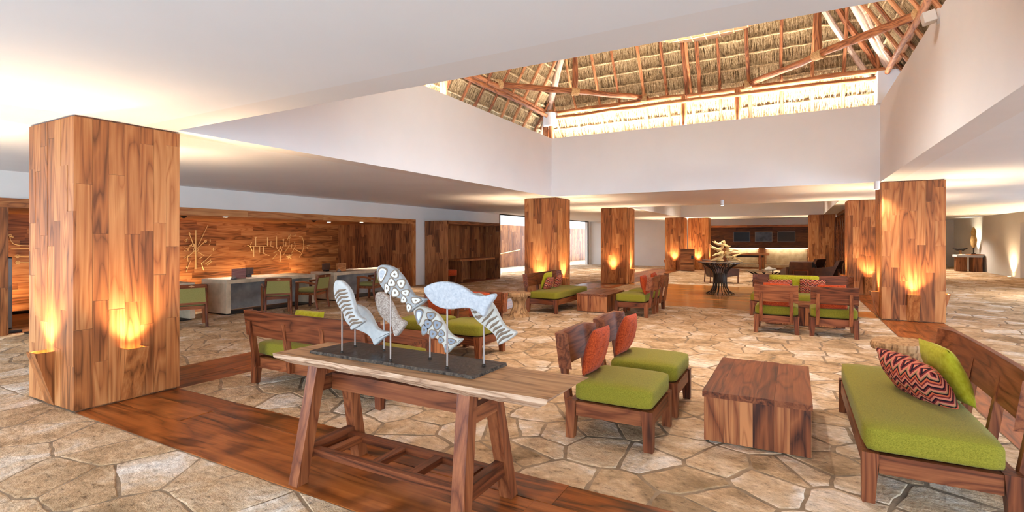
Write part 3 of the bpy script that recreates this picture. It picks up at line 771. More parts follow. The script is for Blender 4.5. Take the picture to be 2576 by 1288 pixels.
def pillow(kind, loc, rz, lean, roll, label, w=0.44, h=0.42, t=0.15):
    key = (kind, w, h, t)
    if key not in PILLOWS: PILLOWS[key] = pillow_mesh(w, h, t); PILLOWS[key].materials.append(M[kind])
    o = link('pillow', PILLOWS[key]); o.location = loc
    o.rotation_euler = (Matrix.Rotation(rz, 3, 'Z') @ Matrix.Rotation(lean, 3, 'X') @ Matrix.Rotation(roll, 3, 'Y')).to_euler()
    tag(o, label, 'pillow', 'scatter pillows on the lounge seats')
    return o

def cushion_mesh(w, d, h):
    bm = bmesh.new(); bmesh.ops.create_cube(bm, size=1.0)
    bmesh.ops.subdivide_edges(bm, edges=bm.edges[:], cuts=9, use_grid_fill=True)
    for v in bm.verts:
        x, y, z = v.co.x*2, v.co.y*2, v.co.z*2
        r = 0.045
        # rounded box by clamping
        px, py, pz = x*w/2, y*d/2, z*h/2
        cx, cy, cz = [max(-a/2+r, min(a/2-r, p)) for a, p in ((w, px), (d, py), (h, pz))]
        dv = Vector((px-cx, py-cy, pz-cz))
        if dv.length > 1e-6: dv = dv.normalized()*r
        crown = 0.018*(1-x*x)*(1-y*y) if z > 0 else 0
        v.co = Vector((cx, cy, cz+h/2+crown)) + dv
    return MB().bm(bm, True).mesh('cushion')
SEATS = {}
def seat(name, width, depth, posts, x, y, rz, label, cat, group):
    key = (width, depth)
    if key in SEATS:
        r = copy_tree(SEATS[key]); r.name = name
    else:
        r = empty(name); hw, hd = width/2, depth/2
        for sx in (-1, 1):
            for sy in (-1, 1):
                t, bq = 0.088, 0.066; ox, oy = sx*hw, sy*hd
                xs = sorted((ox, ox-sx*t)); ys = sorted((oy, oy-sy*t)); xb = sorted((ox, ox-sx*bq)); yb = sorted((oy, oy-sy*bq))
                MB().hexa([(xb[0],yb[0],0),(xb[1],yb[0],0),(xb[1],yb[1],0),(xb[0],yb[1],0),(xs[0],ys[0],0.305),(xs[1],ys[0],0.305),(xs[1],ys[1],0.305),(xs[0],ys[1],0.305)]).build('leg', M['furn_z'], r)
        for sy in (-1, 1): MB().box(-hw+0.086, hw-0.086, min(sy*(hd-0.012), sy*(hd-0.055)), max(sy*(hd-0.012), sy*(hd-0.055)), 0.185, 0.298).build('rail', M['furn_x'], r)
        for sx in (-1, 1): MB().box(min(sx*(hw-0.012), sx*(hw-0.055)), max(sx*(hw-0.012), sx*(hw-0.055)), -hd+0.086, hd-0.086, 0.185, 0.298).build('rail', M['furn_y'], r)
        MB().box(-hw+0.055, hw-0.055, -hd+0.055, hd-0.055, 0.265, 0.29).build('seat_board', M['furn_x'], r)
        link('cushion', cushion_mesh(width-0.025, depth-0.075, 0.165), M['green'], r, (0, 0.028, 0.30))
        for k in range(posts):
            px = -hw+0.115 + (width-0.23)*k/(posts-1); y0, y1 = -hd-0.008, -hd-0.085
            MB().hexa([(px-0.026,y0-0.03,0.20),(px+0.026,y0-0.03,0.20),(px+0.026,y0+0.03,0.20),(px-0.026,y0+0.03,0.20),
                       (px-0.026,y1-0.028,0.72),(px+0.026,y1-0.028,0.72),(px+0.026,y1+0.022,0.72),(px-0.026,y1+0.022,0.72)]).build('back_post', M['furn_z'], r)
        # scooped backrest board: thick block ends, thin middle
        n = 28; vs = []; fs = []; bw = hw-0.012
        for i in range(n+1):
            u = -1+2*i/n; px = u*bw
            e = max(0.0, (abs(px)-(bw-0.11))/0.11); th = 0.038+0.075*(e*e*(3-2*e))
            yo = 0.02*(1-u*u)*-1
            for z in (0.55, 0.83):
                bk = -hd-0.015 - (z-0.2)*0.135 + yo
                vs += [(px, bk, z), (px, bk+th, z)]
        for i in range(n):
            a = i*4; b = a+4
            fs += [(a, a+2, b+2, b), (a+1, b+1, b+3, a+3), (a, b, b+1, a+1), (a+2, a+3, b+3, b+2)]
        fs += [(0, 1, 3, 2), (n*4, n*4+2, n*4+3, n*4+1)]
        MB().add(vs, fs, True).build('backrest', M['furn_x'], r)
        SEATS[key] = r
    r.location = (x, y, 0); r.rotation_euler = (0, 0, rz)
    return tag(r, label, cat, group)
CH, BE = 'olive cushioned lounge chairs', 'olive cushioned wooden benches'
def loc(cx, cy, rz, lx, ly, z):
    return (cx + lx*math.cos(rz)-ly*math.sin(rz), cy + lx*math.sin(rz)+ly*math.cos(rz), z)
def lounge_chair(x, y, rz, label, plabel=None):
    seat('lounge_chair', 0.69, 0.70, 2, x, y, rz, label, 'chair', CH)
    if plabel:
        pillow('rust', loc(x, y, rz, random.uniform(-0.03, 0.03), -0.215, 0.655), rz, R(-14), R(random.uniform(-3, 3)), plabel, 0.45, 0.43, 0.14)
E_, W_, S_, N_ = R(-90), R(90), R(180), 0.0
lounge_chair(-1.28, 4.20, E_, 'olive lounge chair nearest the fish console, facing the block table', 'rust orange pillow on the olive chair nearest the fish console')
lounge_chair(-1.27, 5.08, E_, 'olive lounge chair just behind the one nearest the fish console', 'rust orange pillow on the second olive chair behind the fish console chair')
lounge_chair(-3.99, 6.06, S_, 'olive lounge chair seen under the large blue grey fish', 'rust red pillow seen just below the tail of the large grey fish')
lounge_chair(-4.76, 6.06, S_, 'olive lounge chair mostly hidden behind the spotted fish', 'rust red pillow seen between the spotted fish and the large grey fish')
lounge_chair(-2.98, 10.85, W_, 'olive lounge chair in front of the pair beside the middle block table', 'rust red pillow on the nearer chair beside the middle block table')
lounge_chair(-2.98, 11.75, W_, 'olive lounge chair at the back of the pair beside the middle block table', 'rust red pillow on the rear chair beside the middle block table')
lounge_chair(-0.28, 10.18, N_, 'olive lounge chair with its back turned, directly left of its twin before the far bench', 'rust red pillow on the back turned chair nearer the metal branch table')
lounge_chair(0.56, 10.2, N_, 'olive lounge chair with its back turned, nearest the wide pillar', 'rust red pillow on the back turned chair nearest the wide pillar')
def bench(x, y, rz, label): return seat('bench', 1.92, 0.74, 4, x, y, rz, label, 'bench', BE)
bench(0.73, 4.74, W_, 'olive cushioned bench with chevron pillow at the edge of the picture beside the block table')
bench(-4.36, 3.98, N_, 'olive cushioned bench seen from behind next to the largest pillar')
bench(-4.84, 11.06, E_, 'olive cushioned bench standing against the pillar with three pillows')
bench(0.12, 12.32, S_, 'olive cushioned bench facing the two back turned chairs')
# bench pillows
pillow('lime', (0.95, 4.74, 0.655), R(100), R(-22), R(0), 'plain lime pillow on the bench beside the near block table', 0.52, 0.44, 0.16)
pillow('chevron', (0.76, 4.64, 0.60), R(112), R(-34), R(-6), 'chevron patterned bolster pillow lying before the lime pillow on the near bench', 0.64, 0.36, 0.22)
pillow('lime', (-5.05, 10.82, 0.66), R(-86), R(-16), R(2), 'plain lime pillow on the bench against the pillar', 0.52, 0.42, 0.14)
pillow('chevron', (-4.92, 10.66, 0.61), R(-88), R(-20), R(-4), 'chevron pillow before the lime pillow on the pillar bench', 0.40, 0.32, 0.14)
pillow('chevron', (-4.96, 11.28, 0.62), R(-84), R(-20), R(6), 'chevron pillow alone at the rear end of the pillar bench', 0.40, 0.34, 0.14)
pillow('lime', (-0.02, 12.53, 0.66), R(180), R(-12), R(0), 'long lime pillow on the far bench behind the back turned chairs', 1.0, 0.40, 0.12)
pillow('chevron', (-0.28, 12.42, 0.61), R(182), R(-16), R(2), 'chevron pillow on the far bench nearer the metal branch table', 0.50, 0.32, 0.12)
pillow('chevron', (0.32, 12.42, 0.61), R(178), R(-16), R(-2), 'chevron pillow on the far bench nearer the wide pillar', 0.50, 0.36, 0.12)

pillow('lime', (-4.72, 3.98-0.12, 0.63), R(0), R(-14), R(0), 'plain lime pillow on the bench seen from behind', 0.50, 0.40, 0.14)

def block_table(x0, x1, y0, y1, label, longx=False, nt_=6):
    r = empty('block_table', ((x0+x1)/2, (y0+y1)/2, 0)); tag(r, label, 'coffee table', 'low wooden block tables')
    a, b, h = (x1-x0)/2, (y1-y0)/2, 0.40
    # top boards
    if longx: plank_field(r, (-a, -b, h-0.045), Y, X, Z, 2*b, 2*a, 2*b/nt_, M['furn_x'], 5+nt_, 5, 6, th=0.045, name='top_board', gap=0.0008)
    else: plank_field(r, (-a, -b, h-0.045), X, Y, Z, 2*a, 2*b, 2*a/nt_, M['furn_y'], 5+nt_, 5, 6, th=0.045, name='top_board', gap=0.0008)
    MB().box(-a+0.05, a-0.05, -b+0.05, b-0.05, 0.03, h-0.05).build('core', M['furn_z'], r)
    i = 0.012
    for sd, (o, u_, n_, W) in {'s': ((-a+i, -b+i+0.025, 0.012), X, -Y, 2*a-2*i), 'n': ((-a+i, b-i-0.025, 0.012), X, Y, 2*a-2*i), 'w': ((-a+i+0.025, -b+i, 0.012), Y, -X, 2*b-2*i), 'e': ((a-i-0.025, -b+i, 0.012), Y, X, 2*b-2*i)}.items():
        plank_field(r, o, u_, Z, n_, W, h-0.058, 0.125, M['block_z'], 9+ord(sd), 3, 4, th=0.025, name='side_board', gap=0.0008, wj=0.3)
    return r
block_table(-0.645, 0.115, 4.30, 5.62, 'low wooden block table between the olive chairs and the near bench')
block_table(-4.28, -3.56, 10.74, 12.0, 'low wooden block table before the pillar bench')
block_table(-5.2, -3.9, 4.58, 5.34, 'low wooden block table hidden behind the fish sculpture', True)
block_table(-0.5, 0.8, 10.85, 11.55, 'low wooden block table between the back turned chairs and far bench', True)

# carved stump stools
def stool(x, y, rz, label, kind=0):
    r = empty('stump_stool', (x, y, 0), rz); tag(r, label, 'stool', 'carved tree trunk stools')
    n = 28; vs = []; fs = []; prof = []
    H_ = 0.50
    rings = 15
    for i in range(rings):
        t = i/(rings-1)
        if kind == 0: base_r = 0.125+0.105*abs(2*t-1)**1.5
        else: base_r = 0.12+0.14*t**1.3
        for k in range(n):
            a = 2*math.pi*k/n + 0.9*t*(1 if kind == 0 else 0.2)
            if kind == 0: rr_ = base_r*(1+0.16*math.sin(3*a+1.2)*(1-abs(2*t-1)) + 0.05*math.sin(5*a))
            else: rr_ = base_r*(1+0.10*math.cos(2*a)+0.05*math.sin(5*a+1))
            vs.append((rr_*math.cos(a), rr_*math.sin(a), H_*t*(0.985 if i == rings-1 else 1)))
    for i in range(rings-1):
        for k in range(n): fs.append((i*n+k, i*n+(k+1) % n, (i+1)*n+(k+1) % n, (i+1)*n+k))
    fs.append(tuple(range(n-1, -1, -1)))
    MB().add(vs, fs, True).build('trunk', M['stump'], r)
    top = [Vector(v) for v in vs[-n:]]
    mb = MB(); sc = 1.05
    lo = [(p.x*sc, p.y*sc, H_-0.075) for p in top]; mid = [(p.x*(sc+0.03), p.y*(sc+0.03), H_-0.03) for p in top]; hi = [(p.x*sc, p.y*sc, H_) for p in top]
    mb.add(lo+mid+hi, [(k, (k+1) % n, n+(k+1) % n, n+k) for k in range(n)] + [(n+k, n+(k+1) % n, 2*n+(k+1) % n, 2*n+k) for k in range(n)] + [tuple(2*n+k for k in range(n))], False)
    mb.build('seat_slab', M['stump'] if kind == 0 else [M['stump'], M['bleached']][0], r)
    return r
stool(-5.06, 9.45, 0.3, 'twisted tree trunk stool at the end of the pillar bench')
stool(1.0, 6.9, 1.0, 'flared raw trunk stool at the far end of the near bench', 1)

# ------------------------------------------------------------------ console table and fish sculpture
ct = empty('console_table', (-2.09, 2.52, 0)); tag(ct, 'tall live edge console table carrying the fish sculpture', 'console table')
n = 30; vs = []; fs = []
er = random.Random(9)
for i in range(n+1):
    t = i/n; x = -1.03 + 2.06*t
    near = -0.235 + 0.016*math.sin(5*t+0.5) + er.uniform(-0.004, 0.004); far = 0.225 + 0.014*math.sin(6*t+2) + er.uniform(-0.004, 0.004)
    sk = 0.0
    if i == n: x += 0.0
    xl = x + (0.02 if i == n else (-0.01 if i == 0 else 0))
    inn = 0.03
    xi = x*0.965 if i in (0, n) else x
    vs += [(xl-0.015, near, 0.82), (xl+0.02, far, 0.82), (xi*0.97, far-0.04+er.uniform(-0.008, 0.008), 0.755), (xi*0.97, near+0.05+er.uniform(-0.01, 0.01), 0.755), (x, near-0.008+er.uniform(-0.003, 0.003), 0.797), (x, far+0.006, 0.797)]
mb = MB()
for i in range(n):
    a, b = i*6, i*6+6
    fs += [(a, b, b+1, a+1), (a+1, b+1, b+5, a+5), (a+5, b+5, b+2, a+2), (a+2, b+2, b+3, a+3), (a+3, b+3, b+4, a+4), (a+4, b+4, b, a)]
mb.add(vs, fs, False); mb.m = [0 if k % 6 in (0, 3) else 1 for k in range(len(fs))]
a = n*6
mb.add([vs[k] for k in (0, 1, 5, 2, 3, 4)], [(0, 1, 2, 3, 4, 5)], mi=1); mb.add([vs[a+k] for k in (0, 1, 5, 2, 3, 4)], [(5, 4, 3, 2, 1, 0)], mi=1)
mb.build('table_top', [M['slab'], M['slab_edge']], ct)
LEGX = {-1: -0.76, 1: 0.52}
def leg4(cx, cy, tx, ty, w=0.042, z1=0.757):
    MB().hexa([(cx-w, cy-w, 0), (cx+w, cy-w, 0), (cx+w, cy+w, 0), (cx-w, cy+w, 0), (tx-w, ty-w, z1), (tx+w, ty-w, z1), (tx+w, ty+w, z1), (tx-w, ty+w, z1)]).build('leg', M['furn_z'], ct)
for sx in (-1, 1):
    x0 = LEGX[sx]
    for sy in (-1, 1):
        leg4(x0, sy*0.255 + (0.03 if sy > 0 else 0.0), x0 - sx*0.035, sy*0.125)
    for z, yh in ((0.20, 0.215), (0.62, 0.14)):
        MB().box(x0-sx*0.015-0.028, x0-sx*0.015+0.028, -yh, yh+0.01, z-0.045, z+0.045).build('cross_rail', M['furn_y'], ct)
MB().box(LEGX[-1]+0.06, LEGX[1]-0.06, -0.025, 0.025, 0.575, 0.685).build('apron', M['furn_x'], ct)
for y_ in (-0.15, 0.16): MB().box(LEGX[-1]-0.01, LEGX[1]+0.01, y_-0.027, y_+0.027, 0.17, 0.215).build('shelf_rail', M['furn_x'], ct)
for k in range(4):
    x_ = LEGX[-1]+0.15+0.3*k + (0.1 if k else 0); MB().box(x_-0.03, x_+0.03, -0.125, 0.135, 0.172, 0.212).build('slat', M['furn_y'], ct)

fs_root = empty('fish_sculpture', (-2.24, 2.60, 0.82)); tag(fs_root, 'seven carved stone fish on steel rods over a slate base', 'sculpture')
FO = Vector(fs_root.location)
sl = MB(); er = random.Random(2)
pts = []
for (xa, ya, xb, yb) in ((-0.68, -0.19, 0.67, -0.20), (0.67, -0.20, 0.68, 0.16), (0.68, 0.16, -0.66, 0.19), (-0.66, 0.19, -0.68, -0.19)):
    for k in range(14):
        t = k/14; pts.append((xa+(xb-xa)*t+er.uniform(-0.003, 0.003), ya+(yb-ya)*t+er.uniform(-0.003, 0.003)))
m_ = len(pts)
sl.add([(x, y, 0.001) for x, y in pts] + [(x*0.995, y*0.99, 0.02) for x, y in pts], [tuple(m_+k for k in range(m_)), tuple(range(m_-1, -1, -1))] + [(k, (k+1) % m_, m_+(k+1) % m_, m_+k) for k in range(m_)])
sl.m = [0, 0] + [1]*m_
sl.build('slate_base', [M['slate'], M['slate_edge']], fs_root)
def z5(p): return 800+p[0]/4.026, 640+p[1]/4.026
def smooth_loop(P_, it=2):
    for _ in range(it):
        Q = []
        for i in range(len(P_)):
            a, b = P_[i], P_[(i+1) % len(P_)]
            Q += [(a[0]*0.75+b[0]*0.25, a[1]*0.75+b[1]*0.25), (a[0]*0.25+b[0]*0.75, a[1]*0.25+b[1]*0.75)]
        P_ = Q
    return P_
FISH = [
 ('striped pale fish with wavy brown lines at the pillar end', 'fish_pale', (-2.669, 2.470), [(205,257),(250,265),(300,310),(340,370),(362,440),(380,520),(395,580),(430,630),(475,650),(485,680),(440,710),(390,745),(350,765),(338,745),(345,715),(320,665),(270,600),(230,540),(195,470),(175,390),(172,320),(185,275)]),
 ('plain pale grey fish behind the striped one', 'fish_pale', (-2.724, 2.640), [(382,500),(440,515),(500,560),(545,620),(575,690),(605,745),(660,775),(735,780),(750,795),(720,820),(650,860),(600,915),(575,910),(560,860),(520,810),(460,780),(390,755),(330,720),(290,670),(272,620),(275,590),(300,540)]),
 ('speckled granite fish', 'fish_speck', (-2.456, 2.645), [(625,375),(670,385),(715,430),(755,490),(785,560),(810,620),(840,655),(890,675),(900,705),(865,755),(810,830),(785,825),(772,780),(762,725),(720,685),(660,640),(620,580),(597,500),(590,430),(602,390)]),
 ('highest grey fish with white ringed spots', 'fish_mid', (-2.213, 2.440), [(660,100),(740,112),(800,150),(850,205),(895,270),(930,340),(970,405),(1020,430),(1095,445),(1105,465),(1050,510),(985,545),(935,590),(915,580),(905,530),(900,480),(860,455),(800,430),(740,405),(690,370),(645,310),(615,240),(605,170),(620,120)]),
 ('white fish with blue grey ringed spots', 'fish_white', (-2.029, 2.600), [(1030,520),(1090,528),(1160,560),(1220,610),(1265,670),(1300,740),(1340,800),(1400,840),(1460,848),(1470,868),(1420,910),(1360,955),(1320,1000),(1298,990),(1285,930),(1255,880),(1200,840),(1130,810),(1075,760),(1020,690),(985,610),(978,565),(995,535)]),
 ('large plain blue grey fish', 'fish_grey', (-1.80, 2.470), [(1080,345),(1110,315),(1180,285),(1260,272),(1340,278),(1420,300),(1490,335),(1560,385),(1620,415),(1700,420),(1770,395),(1808,400),(1800,440),(1750,500),(1715,560),(1695,630),(1670,620),(1640,590),(1590,555),(1520,540),(1440,545),(1350,555),(1270,545),(1190,510),(1130,450),(1095,395)]),
 ('striped pale fish diving behind the large grey one', 'fish_white', (-1.641, 2.625), [(1600,380),(1680,410),(1750,470),(1800,540),(1835,620),(1870,690),(1920,745),(2005,775),(2020,795),(1980,840),(1910,880),(1850,915),(1825,900),(1818,850),(1795,805),(1740,760),(1680,715),(1620,670),(1575,610),(1550,545),(1555,450)]),
]
STR1 = [[(190,420),(235,365),(305,350)],[(200,455),(245,395),(325,385)],[(212,490),(260,430),(330,425)],[(225,525),(275,470),(350,462)],[(245,555),(295,510),(360,500)],[(262,590),(310,545),(372,540)],[(298,620),(335,585),(375,578)],[(330,650),(355,620),(395,618)],[(338,690),(375,660),(430,655)],[(345,725),(385,690),(470,680)]]
STR7 = [[(1567,540),(1585,548),(1605,546)],[(1580,580),(1605,585),(1635,565)],[(1605,625),(1630,635),(1655,610)],[(1640,655),(1690,600),(1742,500)],[(1675,690),(1735,630),(1795,550)],[(1715,722),(1765,660),(1830,620)],[(1755,752),(1790,710),(1850,665)],[(1790,780),(1815,745),(1880,710)],[(1815,820),(1850,770),(1910,745)],[(1825,860),(1870,800),(1960,765)],[(1840,895),(1890,840),(1990,800)]]
SP4 = [[(625,150),(660,120),(720,135),(730,170),(690,250),(650,310),(625,240)],(797,200,40,40),(765,285,40,44),(862,292,42,46),(718,340,28,50),(803,385,40,46),(907,385,42,33),(888,455,30,34),[(950,435),(1000,425),(1085,450),(1040,490),(985,510)],(940,535,26,42)]
SP5 = [[(1000,560),(1040,540),(1085,550),(1090,590),(1050,690),(1035,720),(1005,650)],(1160,618,44,40),(1133,700,40,47),(1225,710,43,48),(1095,760,33,52),(1183,800,40,43),(1267,795,34,34),(1262,862,29,32),[(1320,840),(1370,840),(1435,870),(1390,905),(1350,915),(1330,880)],(1320,950,22,40)]
FT = 0.018
def fish_pt(p, yw): q = at_y(*z5(p), yw); return Vector((q[0], q[1], q[2])) - FO
def blob(c, k):
    if isinstance(c, list):
        cx = sum(p[0] for p in c)/len(c); cy = sum(p[1] for p in c)/len(c)
        return smooth_loop([(cx+(p[0]-cx)*k, cy+(p[1]-cy)*k) for p in c], 2)
    cx, cy, rx, ry = c; rx *= 1.1; ry *= 1.1; kk = random.Random(int(cx)); ph = kk.uniform(0, 6)
    return [(cx+rx*k*math.cos(a)*(1+0.12*math.sin(3*a+ph)), cy+ry*k*math.sin(a)*(1+0.12*math.sin(3*a+ph))) for a in [2*math.pi*j/20 for j in range(20)]]
for fi, (lab, mt, (rx, ry), out) in enumerate(FISH):
    yw = ry
    loop = [fish_pt(p, yw) for p in smooth_loop(out, 1)]
    bm = bmesh.new()
    f_ = bm.faces.new([bm.verts.new((p.x, p.y+FT, p.z)) for p in loop])
    ex = bmesh.ops.extrude_face_region(bm, geom=[f_])
    for v in [g for g in ex['geom'] if isinstance(g, bmesh.types.BMVert)]: v.co.y -= 2*FT
    bmesh.ops.recalc_face_normals(bm, faces=bm.faces)
    rim = [e for e in bm.edges if abs(e.verts[0].co.y - e.verts[1].co.y) < 1e-6]
    bmesh.ops.bevel(bm, geom=rim, offset=0.009, segments=3, affect='EDGES', profile=0.5)
    fo = MB().bm(bm, True).build('fish', M[mt], fs_root); fo['label'] = lab
    # rod from the slate into the belly
    cen = Vector((rx, ry, 0)) - FO
    zin = [p.z for p in loop if abs(p.x-cen.x) < 0.02] or [p.z for p in loop]
    ztop = min(zin)+0.03
    MB().tube([(cen.x, cen.y, 0.018), (cen.x, cen.y, ztop)], 0.0055, 8).build('rod', M['steel'], fs_root)
    MB().lathe([(0.011, 0), (0.011, 0.012), (0.006, 0.016)], (cen.x, cen.y, 0.018), 10).build('rod_foot', M['iron'], fs_root)
    yf = -FT - 0.0006
    if fi in (0, 6):
        for line in (STR1 if fi == 0 else STR7):
            pl = [line[0], ((line[0][0]+line[1][0])/2-3, (line[0][1]+line[1][1])/2-3), line[1], ((line[1][0]+line[2][0])/2+2, (line[1][1]+line[2][1])/2+3), line[2]]
            pl = [Vector(fish_pt(p, yw)) for p in pl]
            MB().tube([p + Vector((0, yf+0.002, 0)) for p in pl], [0.004, 0.0075, 0.0095, 0.008, 0.004], 6).build('stripe', M['mark_brown'], fo)
    if fi in (3, 4):
        inner = M['mark_white'] if fi == 3 else M['mark_blue']
        for si, c in enumerate(SP4 if fi == 3 else SP5):
            big = isinstance(c, list) and si == 0
            for li, (k, mm) in enumerate(((1.0, M['mark_brown']), (0.76, M['mark_white'] if big and fi == 3 else (inner if not big else M['mark_blue'])), (0.52 if big else 0.24, (M['fish_grey'] if fi == 3 else M['mark_white']) if big else M['mark_brown']))):
                pp = [fish_pt(p, yw) for p in blob(c, k)]
                m_ = len(pp); dy = yf - 0.0008*(li+1)
                MB().add([p + Vector((0, dy, 0)) for p in pp] + [p + Vector((0, yf+0.004, 0)) for p in pp], [tuple(range(m_)), tuple(range(2*m_-1, m_-1, -1))] + [(k2, k2+m_, (k2+1) % m_+m_, (k2+1) % m_) for k2 in range(m_)]).build(['spot_ring', 'spot', 'spot_centre'][li], mm, fo)

# ------------------------------------------------------------------ reception desks
def desk(y0, y1, label):
    r = empty('reception_desk', (-10.95, (y0+y1)/2, 0)); tag(r, label, 'desk', 'concrete reception desks')
    b = (y1-y0)/2; h = 0.745
    MB().rbox(-0.45, 0.45, -b, b, h-0.085, h, 0.006).build('desk_top', M['concrete'], r)
    for s in (-1, 1): MB().rbox(-0.45, 0.45, min(s*b, s*(b-0.10)), max(s*b, s*(b-0.10)), 0.03, h-0.085, 0.005).build('side_panel', M['concrete'], r)
    MB().box(-0.12, -0.06, -b+0.10, b-0.10, 0.05, h-0.085).build('modesty_panel', M['concrete_grey'], r)
    MB().box(-0.40, 0.40, -b+0.04, b-0.04, 0.0, 0.03).build('plinth', M['iron'], r)
desk(3.9, 5.92, 'concrete reception desk mostly hidden behind the largest pillar')
desk(6.56, 8.86, 'concrete reception desk in the middle of the alcove with the purple brown sign block')
desk(9.45, 12.0, 'concrete reception desk farthest along the alcove with the orange brown sign block')
def sign_block(y, x, label, mt):
    o = MB().rbox(-0.03, 0.03, -0.15, 0.15, 0, 0.215, 0.004).build('sign_block', M[mt], None, (x, y, 0.746)); tag(o, label, 'sign block', 'wooden blocks on the desks')
sign_block(7.0, -10.75, 'purplish wooden sign block standing on the middle desk beside the bell', 'plum')
sign_block(9.92, -10.75, 'orange brown wooden sign block standing on the farthest desk', 'panel_y')
def bell(y, x, label):
    r = empty('desk_bell', (x, y, 0.746)); tag(r, label, 'bell', 'desk bells')
    MB().lathe([(0.065, 0), (0.065, 0.012), (0.05, 0.018)], n=16).build('base', M['black'], r)
    MB().lathe([(0.05, 0.02), (0.048, 0.035), (0.035, 0.055), (0.012, 0.065), (0.008, 0.08)], n=16).build('dome', M['steel'], r)
bell(6.80, -10.62, 'small desk bell beside the purplish sign block')
bell(9.72, -10.62, 'small desk bell beside the orange brown sign block')
def counter_screen(y, x, label):
    r = empty('monitor', (x, y, 0.746)); tag(r, label, 'monitor', 'screens behind the desk signs')
    MB().rbox(-0.015, 0.015, -0.13, 0.13, 0.05, 0.21, 0.004).build('panel', M['leather'], r); MB().box(-0.05, 0.05, -0.06, 0.06, 0, 0.05).build('stand', M['black'], r)
counter_screen(7.42, -11.05, 'brown backed small monitor behind the purplish sign block')
counter_screen(9.72, -11.1, 'dark small monitor behind the orange brown sign block')
# desk chairs
DC = None
def desk_chair(x, y, rz, label):
    global DC
    if DC is None:
        r = empty('desk_chair')
        for sx in (-1, 1):
            MB().hexa([(sx*0.27-0.022,0.20,0),(sx*0.27+0.022,0.20,0),(sx*0.27+0.022,0.25,0),(sx*0.27-0.022,0.25,0),(sx*0.27-0.025,0.17,0.60),(sx*0.27+0.025,0.17,0.60),(sx*0.27+0.025,0.23,0.60),(sx*0.27-0.025,0.23,0.60)]).build('leg', M['furn_z'], r)
            MB().tube([(sx*0.25, -0.30, 0), (sx*0.25, -0.24, 0.25), (sx*0.25, -0.24, 0.45), (sx*0.235, -0.30, 0.78)], [0.024, 0.03, 0.03, 0.026], 6).build('leg', M['furn_z'], r)
            MB().tube([(sx*0.27, 0.24, 0.615), (sx*0.285, 0.05, 0.63), (sx*0.27, -0.15, 0.60), (sx*0.25, -0.26, 0.585)], [0.028, 0.03, 0.027, 0.022], 6).build('armrest', M['furn_y'], r)
        MB().box(-0.25, 0.25, -0.23, 0.22, 0.33, 0.39).build('seat_frame', M['furn_x'], r)
        link('seat_cushion', cushion_mesh(0.50, 0.46, 0.10), M['sage'], r, (0, 0.0, 0.385))
        MB().hexa([(-0.235,-0.275,0.46),(0.235,-0.275,0.46),(0.235,-0.225,0.46),(-0.235,-0.225,0.46),(-0.215,-0.325,0.73),(0.215,-0.325,0.73),(0.215,-0.275,0.73),(-0.215,-0.275,0.73)]).build('back_cushion', M['sage'], r)
        MB().hexa([(-0.25,-0.335,0.725),(0.25,-0.335,0.725),(0.25,-0.275,0.725),(-0.25,-0.275,0.725),(-0.235,-0.345,0.79),(0.235,-0.345,0.79),(0.235,-0.285,0.79),(-0.235,-0.285,0.79)]).build('top_rail', M['furn_x'], r)
        MB().add([(-0.05,-0.346,0.758),(0,-0.343,0.738),(0.05,-0.346,0.758),(0,-0.349,0.778),(-0.05,-0.335,0.758),(0,-0.335,0.738),(0.05,-0.335,0.758),(0,-0.335,0.778)], [(0,1,2,3),(7,6,5,4),(0,4,5,1),(1,5,6,2),(2,6,7,3),(3,7,4,0)]).build('diamond_inlay', M['slab'], r)
        MB().box(-0.24, 0.24, -0.275, -0.235, 0.42, 0.465).build('lower_rail', M['furn_x'], r)
        DC = r
    else: r = copy_tree(DC)
    r.location = (x, y, 0); r.rotation_euler = (0, 0, rz)
    tag(r, label, 'chair', 'green armchairs at the reception desks')
desk_chair(-9.82, 5.42, R(68), 'green backed armchair at the desk half hidden by the largest pillar')
desk_chair(-9.85, 7.28, R(60), 'green backed armchair at the middle desk, seen squarely from behind')
desk_chair(-9.9, 8.25, R(108), 'green backed armchair at the middle desk, turned sideways')
desk_chair(-9.85, 10.1, R(102), 'green backed armchair at the farthest desk')

# recessed lights and sensors under the soffit
def soffit_light(x, y, label):
    r = empty('recessed_light', (x, y, AZ+0.005)); tag(r, label, 'ceiling light', 'recessed lights in the alcove soffit')
    MB().lathe([(0.07, 0), (0.075, -0.006), (0.06, -0.012)], n=16).build('rim', M['white'], r)
    MB().lathe([(0.05, -0.0125), (0.05, -0.016)], n=16).build('lens', M['lampw'], r)
    spot('downlight', (0, 0, -0.03), (0.5, 0, -1), 230, SOFT, 76, 0.7, 0.04, r)
for (x_, y_, lb) in ((-12.2, 7.6, 'recessed white light in the alcove soffit above the middle desk'), (-12.9, 11.4, 'recessed light in the soffit near the back corner of the alcove'), (-12.1, 12.0, 'recessed light in the soffit above the farthest desk'), (-12.2, 4.6, 'recessed light in the soffit behind the largest pillar')): soffit_light(x_, y_, lb)
for i, (x_, y_) in enumerate(((-12.9, 7.0), (-12.4, 10.4))):
    o = MB().lathe([(0.07, 0), (0.06, -0.02), (0.02, -0.05)], n=12).build('smoke_sensor', M['iron'], None, (x_, y_, AZ+0.006)); tag(o, ['small dark sensor on the alcove soffit beside the largest pillar', 'small dark sensor on the alcove soffit above the farthest desk'][i], 'sensor', 'sensors on the soffit')
